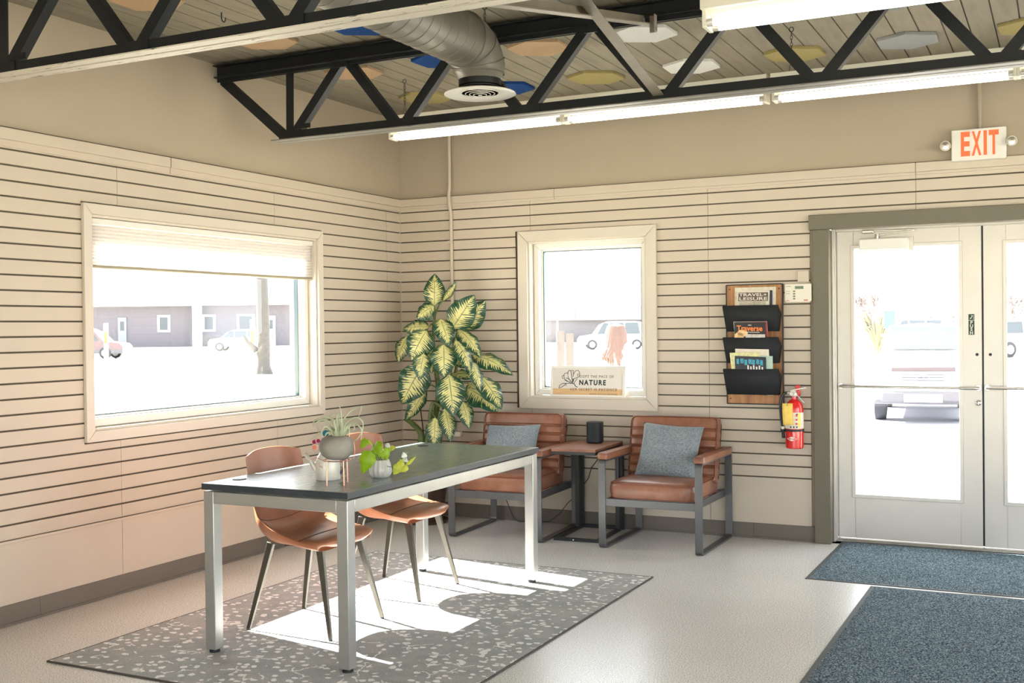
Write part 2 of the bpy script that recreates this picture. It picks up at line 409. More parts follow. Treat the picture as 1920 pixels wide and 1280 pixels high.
# back wall core (thick) with openings, face just behind the slat fronts
def wall_cells(b, holes, a0, a1, z0, z1, mk):
    xs = sorted({a0, a1, *[h[0] for h in holes], *[h[1] for h in holes]}); zs = sorted({z0, z1, *[h[2] for h in holes], *[h[3] for h in holes]})
    for i in range(len(xs)-1):
        for j in range(len(zs)-1):
            cx = (xs[i]+xs[i+1])/2; cz = (zs[j]+zs[j+1])/2
            if any(h[0] < cx < h[1] and h[2] < cz < h[3] for h in holes): continue
            if xs[i] >= a1 or xs[i+1] <= a0: continue
            mk(b, xs[i], xs[i+1], zs[j], zs[j+1])
S = .012
b = MB(); wall_cells(b, [BW, DR], -.3, RX+.3, -.12, CZ+.1, lambda b, p, q, r, s: b.box(p, q, S, .22, r, s))
structure(b.build('wall_back', M['wall']))
b = MB(); wall_cells(b, [LW], RY-.3, S, -.12, CZ+.1, lambda b, p, q, r, s: b.box(-.22, -S, p, q, r, s))
structure(b.build('wall_left', M['wall']))
# unseen window openings, added in the right wall to let in more daylight
RWIN_ADDED = [(-8.8, -5.2, .3, 2.3), (-4.8, -1.2, .3, 2.3)]
b = MB(); wall_cells(b, RWIN_ADDED, RY-.3, .3, -.12, CZ+.1, lambda b, p, q, r, s: b.box(RX, RX+.2, p, q, r, s))
structure(b.build('wall_right', M['wall']))
FWIN_ADDED = [(1.0, 3.6, .15, 1.65), (4.0, 6.6, .15, 1.65)]  # unseen openings added behind the camera, sized to light the lower room
b = MB(); wall_cells(b, FWIN_ADDED, -.3, RX+.3, -.12, CZ+.1, lambda b, p, q, r, s: b.box(p, q, RY-.2, RY, r, s))
structure(b.build('wall_front', M['wall']))
# slat boards
def intervals(lo, hi, cuts):
    out = [(lo, hi)]
    for c0, c1 in cuts:
        nn = []
        for p, q in out:
            if c1 <= p or c0 >= q: nn.append((p, q)); continue
            if c0 > p: nn.append((p, c0))
            if c1 < q: nn.append((c1, q))
        out = nn
    return out
def slatwall(lo, hi, holes, seams, mk):
    rows = [BZ*.5+.049]+[.395+.0732*k for k in range(26)]+[2.268]
    g = .0046
    for i in range(len(rows)-1):
        z0, z1 = rows[i]+(0 if i == 0 else g), rows[i+1]-(g if i < len(rows)-2 else 0)
        lev = sorted({z0, z1, *[z for h in holes for z in (h[2], h[3]) if z0 < z < z1]})
        for za, zb in zip(lev[:-1], lev[1:]):
            cuts = [(h[0], h[1]) for h in holes if h[2] < (za+zb)/2 < h[3]]
            cuts += [(s-.0012, s+.0012) for s in seams]
            for p, q in intervals(lo, hi, sorted(cuts)): mk(p, q, za, zb)
hb = [(.953, 1.97, .80, 2.043), (3.0, 4.98, 0, 2.045)]
b = MB(); slatwall(.0, RX, hb, [2.349, 3.63, 1.07], lambda p, q, z0, z1: b.box(p, q, 0, S+.001, z0, z1))
structure(b.build('trim_slatboards_back', M['slat']))
hl = [(-3.01, -.983, .80, 2.026)]
b = MB(); slatwall(RY, 0, hl, [-.19, -1.476, -2.769, -4.06, -5.35], lambda p, q, z0, z1: b.box(-S-.001, 0, p, q, z0, z1))
structure(b.build('trim_slatboards_left', M['slat']))
# dark core strips that line the grooves
b = MB(); wall_cells(b, [BW, (3.0, 4.98, 0, 2.045)], 0, RX, .38, 2.268, lambda b, p, q, r, s: b.box(p, q, S-.001, S+.0005, r, s))
structure(b.build('trim_groove_backing_back', M['groove']))
b = MB(); wall_cells(b, [LW], RY, 0, .38, 2.268, lambda b, p, q, r, s: b.box(-S-.0005, -S+.001, p, q, r, s))
structure(b.build('trim_groove_backing_left', M['groove']))
# cap rails
b = MB()
for p, q in intervals(0, RX, [(1.2602, 1.2618), (3.629, 3.631)]):
    b.box(p, q, -.014, S, 2.268, TOP); b.box(p, q, -.006, S, 2.25, 2.268)
structure(b.build('trim_cap_back', M['slat'], bevel=.002))
b = MB()
for p, q in intervals(RY, 0, [(-2.389, -2.383), (-5., -4.996)]):
    b.box(-S, .014, p, q, 2.268, TOP); b.box(-S, .006, p, q, 2.235, 2.268)
structure(b.build('trim_cap_left', M['slat'], bevel=.002))
b = MB(); b.box(-.0, .014, RY, 0, .383, .397); structure(b.build('trim_lower_lip_left', M['slat'], bevel=.002))
# thin dark strips standing in for the shadow gap above the caps
b = MB(); b.box(0, RX, -.004, S, TOP, TOP+.004); structure(b.build('trim_gap_shadow_back', M['groove']))
b = MB(); b.box(-S, .006, RY, 0, TOP, TOP+.006); structure(b.build('trim_gap_shadow_left', M['groove']))
# baseboards
b = MB()
for p, q in intervals(0, 3.02, [(.9, .901), (2.63, 2.631)]): b.box(p, q, -.006, .01, 0, BZ); b.box(p, q, -.012, .0, 0, .012)
b.box(4.98, RX, -.006, .01, 0, BZ)
structure(b.build('baseboard_back', M['base'], bevel=.002))
b = MB()
for p, q in intervals(RY, 0, [(-3.3, -3.299), (-1.9, -1.899)]): b.box(-.01, .006, p, q, 0, BZ); b.box(0, .012, p, q, 0, .012)
structure(b.build('baseboard_left', M['base'], bevel=.002))

# window helper: axis 'x' for left wall (normal +x), 'y' for back wall (normal -y)
def frame_poly(b, a0, a1, z0, z1, w, d0, d1, f, mitre=True):
    """four mitred boards around the rectangle; w outward, depth d0..d1; f(a,d,z)"""
    o = (a0-w, a1+w, z0-w, z1+w); i = (a0, a1, z0, z1)
    gp = .0008
    quads = [[(o[0], o[2]), (o[1], o[2]), (i[1], i[2]), (i[0], i[2])], [(i[0], i[3]), (i[1], i[3]), (o[1], o[3]), (o[0], o[3])],
             [(o[0], o[2]), (i[0], i[2]), (i[0], i[3]), (o[0], o[3])], [(i[1], i[2]), (o[1], o[2]), (o[1], o[3]), (i[1], i[3])]]
    for q in quads:
        cx = sum(p[0] for p in q)/4; cz = sum(p[1] for p in q)/4
        q = [(p[0]+(gp if p[0] < cx else -gp), p[1]+(gp if p[1] < cz else -gp)) for p in q]
        b.prism(q, d0, d1, lambda a, z, d: f(a, d, z))
def window(n, op, f, cas_w, cas_z0, lab_side):
    a0, a1, z0, z1 = op
    b = MB(); frame_poly(b, a0, a1, z0, z1, cas_w, -.0, .022, f); win = b.build('window_%d' % n, M['trimw'], bevel=.0025); structure(win)
    # reveal boards
    b = MB(); t = .012
    for (p, q, r, s) in ((a0, a0+t, z0, z1), (a1-t, a1, z0, z1), (a0+t, a1-t, z0, z0+t), (a0+t, a1-t, z1-t, z1)):
        b.prism([(p, r), (q, r), (q, s), (p, s)], -.10, .004, lambda a, z, d: f(a, d, z))
    b.build('window_reveal', M['trimw'], win)
    a0 += t; a1 -= t; z0 += t; z1 -= t
    b = MB(); frame_poly(b, a0+.045, a1-.045, z0+.045, z1-.04, .042, -.15, -.055, f)
    b.build('window_frame', M['vinyl'], win, bevel=.004)
    b = MB(); frame_poly(b, a0+.058, a1-.058, z0+.058, z1-.053, .014, -.13, -.095, f)
    b.build('window_sash', M['vinyl'], win, bevel=.002)
    b = MB(); frame_poly(b, a0+.064, a1-.064, z0+.064, z1-.059, .007, -.128, -.098, f)
    b.build('glazing_spacer', M['spacer'], win)
    b = MB(); b.add([f(a0+.05, -.118, z0+.05), f(a1-.05, -.118, z0+.05), f(a1-.05, -.118, z1-.045), f(a0+.05, -.118, z1-.045)], [(0, 1, 2, 3)])
    b.build('window_pane', M['glass'], win)
    return win
fl = lambda a, d, z: Vector((d, a, z))
fb = lambda a, d, z: Vector((a, -d, z))
w1 = window(1, LW, fl, .055, .8, 'left')
w2 = window(2, BW, fb, .075, .8, 'back')
# glazing clips at the narrow window's head
b = MB()
for x in (1.26, 1.62): b.box(x-.012, x+.012, .075, .1, 1.905, 1.918)
b.build('window_clip', M['vinyl'], w2)

# DOORS
b = MB()
b.box(3.022, 3.12, -.028, .2, 0, 1.95); b.box(4.86, 4.96, -.028, .2, 0, 1.95)
b.box(3.0, 4.98, -.034, .03, 1.95, 2.042); b.box(3.12, 4.86, .0, .2, 1.955, 2.0)
structure(b.build('trim_door_surround', M['doortrim'], bevel=.003))
b = MB()
b.box(3.12, 3.14, .09, .2, 0, 1.955); b.box(4.84, 4.86, .09, .2, 0, 1.955); b.box(3.12, 4.86, .11, .2, 1.94, 1.962)
b.box(3.121, 3.132, .06, .2, 0, 1.955)
structure(b.build('trim_door_frame', M['alu'], bevel=.002))
b = MB(); b.box(3.12, 4.86, .085, .22, 0, .012); b.box(3.12, 4.86, .10, .2, .012, .018)
structure(b.build('trim_threshold', M['chrome'], bevel=.002))
def door(n, x0, x1, g0, g1, gz0, gz1, flip=1):
    y0, y1 = .13, .175
    b = MB(); b.box(x0, g0, y0, y1, .022, 1.945); b.box(g1, x1, y0, y1, .022, 1.945)
    b.box(g0, g1, y0, y1, .022, gz0); b.box(g0, g1, y0, y1, gz1, 1.945)
    d = b.build('door_%d' % n, M['alu'], bevel=.0015); structure(d)
    b = MB()
    for p, q, r, s in ((g0-.018, g0+.004, gz0-.018, gz1+.018), (g1-.004, g1+.018, gz0-.018, gz1+.018), (g0, g1, gz0-.018, gz0+.004), (g0, g1, gz1-.004, gz1+.018)):
        b.box(p, q, y0-.006, y0+.012, r, s)
    b.build('glass_stop', M['alu'], d, bevel=.002)
    b = MB(); yy = .15; b.add([(g0, yy, gz0), (g1, yy, gz0), (g1, yy, gz1), (g0, yy, gz1)], [(0, 1, 2, 3)])
    b.build('door_pane', M['glass'], d)
    # push bar
    b = MB(); a, c = (x0+.02, x1-.02)
    b.tube([(a, .125, .975), (a, .085, .975), (a+.03, .075, .975), (c-.03, .075, .972), (c, .085, .972), (c, .125, .972)], .0095, 12)
    h = b.build('push_bar', M['chrome'], d)
    b = MB(); b.lathe([(.0, 0), (.016, 0), (.016, .006), (0, .006)], 16, (a, .13, .975), Matrix.Rotation(PI/2, 4, 'X')); b.lathe([(.0, 0), (.016, 0), (.016, .006), (0, .006)], 16, (c, .13, .972), Matrix.Rotation(PI/2, 4, 'X'))
    b.build('bar_mount', M['chrome'], h)
    return d
d1 = door(1, 3.142, 3.982, 3.243, 3.859, .293, 1.837)
d2 = door(2, 3.992, 4.838, 4.116, 4.735, .293, 1.832)
b = MB(); b.box(3.982, 3.992, .145, .17, .022, 1.945); b.build('astragal_seal', M['rubber'], d1)
RX90 = Matrix.Rotation(PI/2, 4, 'X')
b = MB(); b.lathe([(0, 0), (.017, 0), (.017, .012), (.012, .016), (0, .016)], 20, (3.962, .13, .883), RX90); b.box(3.9595, 3.9645, .106, .116, .872, .894)
b.build('thumb_turn_lock', M['chrome'], d1, bevel=.001)
for d, x in ((d1, 3.955), (d2, 4.028)):
    b = MB(); b.lathe([(0, 0), (.009, 0), (.009, .004), (0, .006)], 14, (x, .13, 1.172), RX90); b.build('cover_screw', M['blackpl'], d)
# door closer
cl = thing('door_closer', 'white box door closer with folding arm at the top of the left glass door', 'door closer', (3.44, .13, 1.86))
b = MB(); b.box(-.155, .135, -.052, 0, -.042, .028); b.build('closer_body', M['white'], cl, bevel=.007, seg=3)
b = MB(); b.box(-.16, .16, -.012, .0, -.05, .036); b.build('back_plate', M['alu'], cl, bevel=.001)
b = MB(); b.bar((-.05, -.04, .045), (.17, -.03, .068), .018, .006, (0, 1, 0)); b.bar((.17, -.025, .072), (-.1, -.03, .078), .018, .006, (0, 1, 0))
b.tube([(-.05, -.03, .02), (-.05, -.03, .055)], .013, 12); b.build('closer_arm', M['chrome'], cl, bevel=.001)
b = MB(); b.box(-.14, -.07, -.04, -.005, .062, .084); b.build('arm_shoe', M['chrome'], cl, bevel=.005)
# push sign
ps = thing('push_sticker', 'narrow dark green PUSH sticker on the left door stile', 'sticker', (3.925, .13, 1.33))
b = MB(); b.box(-.0165, .0165, -.0015, 0, -.04, .045); b.box(-.0165, .0165, -.0015, 0, .048, .084); b.build('sticker_field', M['green'], ps)
for i, ch in enumerate('PUSH'): text_mesh('sticker_letter', ch, .026, M['signwhite'], ps, TM(0, -.002, .0245-.0205*i), 1., .0004, bold=.0007, align='CENTER')
b = MB(); b.bar((-.004, -.002, .056), (.002, -.002, .068), .003, .001, (1, 0, 0)); b.bar((.002, -.002, .068), (.006, -.002, .076), .003, .001, (1, 0, 0))
b.bar((-.009, -.002, .055), (-.002, -.002, .064), .0025, .001, (1, 0, 0)); b.bar((-.007, -.002, .07), (.001, -.002, .07), .0022, .001, (1, 0, 0)); b.bar((.011, -.002, .052), (.011, -.002, .08), .0022, .001, (1, 0, 0))
b.lathe([(0, 0), (.0028, 0), (.0028, .001), (0, .001)], 12, (.001, -.0015, .0745), RX90); b.build('running_figure', M['signwhite'], ps)

# ------------------------------------------------------------------ TRUSSES
def truss(y, bn0, label, xend=7.55):
    t = thing('roof_truss', label, 'roof truss', (0, y, 0), 0, 'steel roof trusses')
    m = M['steelblk']
    ztb, zt = 2.812, 2.905
    zb = 2.437
    # top chord: two angles, webs between
    b = MB()
    for s in (-1, 1):
        b.box(.004, xend, s*.012-.004, s*.012+.004, ztb, zt); b.box(.004, xend, min(s*.008, s*.052), max(s*.008, s*.052), zt-.007, zt)
        b.box(.004, xend, min(s*.008, s*.046), max(s*.008, s*.046), ztb+.02, ztb+.026)
    b.build('top_chord', m, t, bevel=.0015)
    b = MB()
    for s in (-1, 1):
        b.box(bn0-.06, xend, s*.012-.004, s*.012+.004, zb, zb+.050)
    b.build('bottom_chord', m, t, bevel=.0015)
    b = MB()
    for s in (-1, 1): b.box(bn0-.085, xend, min(s*.006, s*.056), max(s*.006, s*.056), zb-.006, zb)
    b.build('bottom_flange', M['flange'], t, bevel=.001)
    # web angles
    zl, zh = zb+.035, ztb+.03
    def web(p, q, s=1):
        b = MB(); b.bar(p, q, .007, .05, (0, 1, 0)); d = (Vector(q)-Vector(p)).normalized(); nrm = Vector((0, 1, 0)).cross(d)
        o = nrm*.022*s+Vector((0, .022, 0)); b.bar(Vector(p)+o, Vector(q)+o, .042, .006, (0, 1, 0))
        b.build('web_member', m, t, bevel=.001)
    x = bn0
    web((bn0+.012, 0, zh), (bn0+.008, 0, zl), 1)
    if bn0 > .45: web((.03, 0, ztb+.01), (bn0-.05, 0, zl), -1)
    k = 0
    while x < xend-.3:
        web((x+.035, 0, zl), (x+.355, 0, zh), 1); web((x+.395, 0, zh), (x+.70, 0, zl), -1); x += .7335; k += 1
    for i in range(k):
        if bn0-.05+.7335*i > 5.2: break
        b = MB(); b.box(bn0-.05+.7335*i, bn0+.1+.7335*i, -.022, -.016, zb+.0, zb+.05); b.build('gusset_plate', m, t)
        b = MB(); b.box(bn0+.31+.7335*i, bn0+.42+.7335*i, -.022, -.016, ztb-.01, ztb+.04); b.build('gusset_plate', m, t)
    b = MB(); b.box(bn0+.06, bn0+.16, -.02, -.014, zb+.055, zb+.08); b.build('gusset_plate', m, t)
    return t
def flange_mat(name, base, dark, amt):
    s = NT(name); v = s.coords('Object', (5, 60, 60))
    k = s.math('GREATER_THAN', s.noise(v, 1.1, 5, .75), amt)
    s.link(s.mix(k, base, dark), s.b.inputs['Base Color']); s.set(Roughness=.5); return s.m
M['flange'] = flange_mat('overpainted_flange', srgb(196, 190, 176), srgb(40, 38, 36), .61)
t1 = truss(-3.825, .445, 'black steel roof truss nearest the camera, with its underside painted cream')
M['flange'] = flange_mat('grey_flange', srgb(112, 110, 104), srgb(50, 50, 50), .6)
t2 = truss(-1.975, .505, 'black steel roof truss further back, above the row of lit tubes')
# bearing tie of the rear truss at the left wall
# bridging braces between the trusses
def brace(name, p, q, label):
    b = MB(); p, q = Vector(p), Vector(q); b.bar((0, 0, 0), q-p, .05, .006, (1, 0, 0))
    d = (q-p).normalized(); o = Vector((-.025, 0, 0))+Vector((1, 0, 0)).cross(d)*.022
    b.bar(o, q-p+o, .006, .045, (1, 0, 0))
    o = b.build(name, M['brace'], None, bevel=.001, loc=p); tag(o, label, 'brace', 'cross braces between the roof trusses'); return o
brace('truss_brace', (2.70, -3.78, 2.885), (2.70, -2.0, 2.46), 'grey angle-iron brace sloping down to the rear truss bottom chord')
brace('truss_brace', (2.66, -3.78, 2.45), (2.66, -2.0, 2.80), 'grey angle-iron brace running nearly level to the rear truss top chord')
bk = MB(); bk.box(-.018, .018, -.004, .004, -.05, .03); bk.box(.013, .018, -.035, .004, -.05, .03)
bk = bk.build('brace_bracket', M['brace'], None, bevel=.002, loc=(2.69, -2.035, 2.80)); tag(bk, 'small grey bracket joining the braces to the rear truss top chord', 'bracket')

# ------------------------------------------------------------------ FLUORESCENT LIGHTS (8 ft tandem strips)
def strip_light(loc, label, L=2.36, lit=True):
    t = thing('strip_light', label, 'ceiling light', loc, 0, 'fluorescent strip lights')
    b = MB(); b.box(.0, L, -.055, .055, .045, .128); b.box(.02, L-.02, -.03, .03, .03, .045); b.build('housing', M['offwhite'], t, bevel=.002)
    for x0, x1 in ((.012, L/2-.008), (L/2+.008, L-.012)):
        for x in (x0, x1): b = MB(); b.box(x-.008, x+.008, -.045, .045, -.016, .046); b.build('lamp_holder', M['offwhite'], t, bevel=.003)
        for y in (-.035, .035):
            b = MB(); b.tube([(x0+.03, y, 0), (x1-.03, y, 0)], .0135, 12); tb = b.build('lamp_tube', M['tube'], t)
            b = MB(); b.tube([(x0+.008, y, 0), (x0+.03, y, 0)], .014, 12); b.build('tube_cap', M['alu'], tb)
            b = MB(); b.tube([(x1-.03, y, 0), (x1-.008, y, 0)], .014, 12); b.build('tube_cap', M['alu'], tb)
    return t
strip_light((.665, -1.15, 2.556), 'leftmost lit strip light in the far row behind the rear truss')
strip_light((3.045, -1.15, 2.556), 'lit strip light continuing the far row to the right edge of the photo')
strip_light((5.42, -1.15, 2.556), 'lit strip light of the far row beyond the right edge of the photo', 2.1)
strip_light((3.31, -3.3, 2.40), 'bright strip light hanging at the top right, nearest the camera')
strip_light((5.68, -3.3, 2.40), 'strip light of the near row beyond the right edge of the photo', 1.84)
for i, (x, y) in enumerate([(1.0, -5.6), (3.4, -5.6), (1.0, -8.0), (3.4, -8.0)]):  # extra unseen fixtures, added for room brightness
    strip_light((x, y, 2.5), 'unseen strip light added behind the camera to brighten the room', lit=True)
# hooks and chains
def chain(x, y, z0, z1, label, vee=True):
    b = MB(); z = z1-.02; i = 0
    b.tube([Vector((.012*math.cos(a), 0, z1-.012+.012*math.sin(a))) for a in [k*2*PI/12 for k in range(12)]], .0022, 6, closed=True)
    z = z1-.035
    zv = z0+(.11 if vee else 0)
    while z > zv:
        pts = []
        for k in range(10):
            a = 2*PI*k/10; h = .006*math.cos(a); v = .0115*math.sin(a)
            pts.append(Vector((h, 0, z+v)) if i % 2 else Vector((0, h, z+v)))
        b.tube(pts, .0016, 5, closed=True); z -= .0185; i += 1
    if vee: b.tube([(-.02, 0, z0), (0, 0, zv), (.02, 0, z0)], .0015, 6)
    o = b.build('hanging_chain', M['black'], None, loc=(x, y, 0)); tag(o, label, 'chain', 'chains holding the strip lights'); return o
chain(.745, -1.12, 2.66, CZ, 'dark hanging chain with V hook beside the leftmost lit strip light')
chain(3.15, -1.17, 2.66, CZ, 'dark hanging chain with V hook in front of the olive hexagon panel at right')
chain(1.93, -2.3, 2.80, CZ, 'short dark chain hanging from the ceiling right of the round duct', False)
b = MB(); b.tube([(0, 0, 0), (0, 0, -.03), (.006, 0, -.045), (.016, 0, -.05), (.024, 0, -.042), (.024, 0, -.03)], .003, 8)
o = b.build('ceiling_hook', M['black'], None, loc=(.74, -2.80, CZ)); tag(o, 'small black hook screwed into the ceiling boards, upper left', 'hook')

# ------------------------------------------------------------------ HEX PANELS
HXROWS = {(0, 0): 'olive', (1, 0): 'blue', (2, 0): 'olive', (3, 0): 'white', (4, 0): 'olive', (5, 0): 'grey', (6, 0): 'olive',
          (0, 1): 'tan', (1, 1): 'blue', (2, 1): 'tan', (3, 1): 'white', (5, 1): 'grey',
          (0, 2): 'tan', (1, 2): 'blue', (0, 3): 'tan'}
cname = dict(tan='tan', olive='olive', blue='dark blue', white='white', grey='grey')
HXL = {(0, 0): 'olive felt hexagon ceiling panel beside the leftmost hanging chain', (1, 0): 'dark blue felt hexagon ceiling panel peeking out right of the round air diffuser',
       (2, 0): 'olive felt hexagon ceiling panel in the far row, centre of the ceiling', (3, 0): 'white felt hexagon ceiling panel in the far row, crossed by a truss web',
       (4, 0): 'olive felt hexagon ceiling panel behind the right hanging chain', (5, 0): 'mottled grey felt hexagon ceiling panel in the far row near the right edge',
       (6, 0): 'olive felt hexagon ceiling panel cut by the top right edge of the photo', (0, 1): 'tan felt hexagon ceiling panel left of the duct in the rear truss opening',
       (1, 1): 'dark blue felt hexagon ceiling panel half hidden by the round duct', (2, 1): 'tan felt hexagon ceiling panel just right of the duct elbow',
       (3, 1): 'white felt hexagon ceiling panel beside the brace bracket, larger of the two white ones', (5, 1): 'grey felt hexagon ceiling panel mostly hidden above the near strip light',
       (0, 2): 'tan felt hexagon ceiling panel showing just behind the near truss', (1, 2): 'dark blue felt hexagon ceiling panel partly behind the near truss and duct',
       (0, 3): 'tan felt hexagon ceiling panel cut by the top left edge of the photo'}
for (i, j), c in HXROWS.items():
    cx = .60+.6125*i; cy = -.615-.845*j
    b = MB(); poly = [(.178*math.cos(PI/6+k*PI/3+(.03 if (i+j) % 2 else -.05)), .178*math.sin(PI/6+k*PI/3)) for k in range(6)]
    b.prism(poly, 0, -.018, lambda a, bb, h: (a, bb, h))
    o = b.build('acoustic_panel', HX[c], None, bevel=.002, loc=(cx, cy, CZ)); tag(o, HXL[(i, j)], 'acoustic panel', 'hexagonal felt panels on the ceiling')

# ------------------------------------------------------------------ DUCT
dt = thing('air_duct', 'grey spiral-seam round air duct running along the ceiling and bending down', 'air duct', (1.835, -2.76, 2.755))
def duct_mat():
    s = NT('painted_duct'); v = s.coords('Object'); s.link(s.ramp(s.noise(v, 5, 3), [(.3, srgb(96, 92, 84)), (.7, srgb(110, 106, 97))]), s.b.inputs['Base Color']); s.set(Roughness=.42, Metallic=.1); return s.m
M['duct'] = duct_mat()
rad = .128
path = [Vector((0, -1.5, 0)), Vector((0, -.6, 0)), Vector((0, 0, 0)), Vector((0, .40, 0))]
b = MB(); b.tube(path, rad, 40, caps=False); b.build('duct_pipe', M['duct'], dt)
b = MB(); N = 900; pts = []
for i in range(N): a = i/N*2*PI*24; yy = -1.5+1.9*i/N; pts.append((rad*1.004*math.cos(a), yy, rad*1.004*math.sin(a)))
b.tube(pts, .0022, 5); b.build('spiral_seam', M['brace'], dt)
b = MB(); pts = []; rr = .14
for i in range(9): a = i/8*PI/2; pts.append(Vector((0.01*i/8, .40+rr*math.sin(a)*1.15, -rr+rr*math.cos(a))))
pts.append(Vector((.01, .561, -.17))); b.tube(pts, [rad*1.015]*8+[rad*.94, rad*.82], 36, caps=False); el = b.build('duct_elbow', M['duct'], dt)
b = MB()
for i in (0, 3, 6, 8):
    a = i/8*PI/2; c = Vector((.01*i/8, .40+rr*math.sin(a)*1.15, -rr+rr*math.cos(a))); d = Vector((0, math.cos(a), -math.sin(a))); uu = Vector((0, math.sin(a), math.cos(a))); q = rad*(1.03 if i < 8 else .96)
    b.tube([c+Vector((1, 0, 0))*q*math.cos(k*PI/18)+uu*q*math.sin(k*PI/18) for k in range(36)], .0035, 6, closed=True)
b.build('elbow_seam', M['duct'], el)
df = thing('air_diffuser', 'round white louvred air diffuser at the end of the duct', 'air diffuser', (1.846, -2.199, 2.525))
b = MB(); b.lathe([(.100, .010), (.104, .012), (.108, .010), (.175, -.004), (.178, -.009), (.172, -.012), (.11, -.004), (.1, .0)], 48); b.build('diffuser_rim', M['white'], df, smooth=True)
for k, r in enumerate((.090, .070, .050, .030)):
    z_ = -.004-.003*k
    b = MB(); b.lathe([(r, z_), (r+.004, z_-.001), (r+.0045, z_+.001), (r-.004, z_+.010), (r-.006, z_+.010), (r, z_)], 40); b.build('louvre_ring', M['white'], df, smooth=True)
b = MB(); b.lathe([(0, -.016), (.010, -.016), (.008, -.004), (0, -.002)], 16); b.build('centre_button', M['white'], df)
b = MB(); b.lathe([(0, .022), (.1, .022), (.1, .026), (0, .026)], 32); b.build('throat_shade', M['blackpl'], df)  # black disc stands in for the shade inside the diffuser throat
b = MB(); b.lathe([(.1035, .03), (.1045, .03), (.1045, .10), (.1035, .075), (.1035, .03)], 36); b.build('diffuser_collar', M['steelblk'], df)

# ------------------------------------------------------------------ CONDUITS / EXIT
b = MB(); b.tube([(.435, -.016, 2.9), (.435, -.016, 2.40), (.435, -.03, 2.33), (.437, -.026, 2.26), (.442, -.014, 2.2), (.45, -.014, .62)], .0125, 12)
b.box(.42, .455, -.03, .0, 1.98, 2.0)
o = b.build('wall_conduit', M['slat']); tag(o, 'beige painted conduit pipe running down the back wall beside the corner', 'conduit')
bx = MB(); bx.box(-.02, .05, -.035, 0, -.018, .018); o = bx.build('junction_box', M['offwhite'], None, bevel=.003, loc=(.46, -.002, .60)); tag(o, 'small cream junction box low on the back wall behind the armchair arm', 'junction box')
b = MB(); b.tube([(3.985, -.012, CZ), (3.988, -.012, 2.49)], .0115, 12); o = b.build('exit_conduit', M['wall']); tag(o, 'beige conduit pipe dropping from the ceiling to the EXIT sign', 'conduit')
ex = thing('exit_sign', 'white EXIT sign with orange-red letters and two side lamps over the doors', 'exit sign', (3.982, 0, 2.40))
b = MB(); b.box(-.148, .148, -.05, 0, -.092, .092); b.build('sign_body', M['white'], ex, bevel=.006, seg=3)
for i, ch in enumerate('EXIT'):
    xa, xb = ((-.096, -.046), (-.037, .015), (.027, .045), (.055, .108))[i]
    fit_text('sign_letter', ch, xa, xb, -.066, .076, -.051, M['exitred'], ex, bold=.0035)
for sgn in (-1, 1):
    hd = MB(); hd.lathe([(0, .0), (.018, 0), (.026, -.02), (.03, -.045), (.029, -.05), (.0, -.05)], 20, (sgn*.178, -.028, .0), Matrix.Rotation(-PI/2+.0, 4, 'X') @ Matrix.Rotation(0, 4, 'Z'))
    h = hd.build('lamp_head', M['offwhite'], ex)
    c = MB(); c.lathe([(0, 0), (.024, 0), (.022, .006), (0, .009)], 18, (sgn*.178, -.079, .0), Matrix.Rotation(PI/2, 4, 'X')); c.build('lamp_lens', M['chrome'], h)
    c = MB(); c.tube([(sgn*.146, -.03, 0), (sgn*.165, -.03, 0)], .008, 10); c.build('lamp_arm', M['offwhite'], h)

# ------------------------------------------------------------------ KEYPAD
kp = thing('alarm_keypad', 'white alarm keypad with small green display beside the door trim', 'keypad', (2.931, 0, 1.562))
b = MB(); b.prism([(-.083, .057), (.083, .057), (.083, -.05), (.07, -.059), (-.07, -.059), (-.083, -.05)], 0, -.028, lambda a, z, d: (a, d, z)); b.build('keypad_case', M['offwhite'], kp, bevel=.004)
b = MB(); b.box(-.018, .034, -.0295, -.027, .024, .042); b.build('keypad_display', plain('lcd_green', srgb(98, 116, 92), .3), kp)
for k in range(4):
    b = MB(); b.box(-.03, -.017, -.031, -.027, .006-.0155*k, .014-.0155*k); b.build('keypad_button', M['brace'], kp, bevel=.001)
b = MB(); b.box(-.075, -.055, -.0288, -.027, -.049, -.046); b.box(.036, .062, -.0288, -.027, -.049, -.044); b.build('keypad_print', M['red'], kp)
b = MB(); b.box(-.075, -.045, -.0285, -.027, .04, .043); b.box(-.075, -.05, -.0285, -.027, .01, .012); b.box(-.075, -.05, -.0285, -.027, -.004, -.002); b.build('keypad_lines', M['ink2'], kp)
b = MB(); b.box(-.035, .035, -.022, 0, -.035, .035); o = b.build('cable_cover', M['slat'], None, bevel=.003, loc=(2.962, 0, 1.665)); tag(o, 'small beige box cover on the wall just above the alarm keypad', 'wall box')

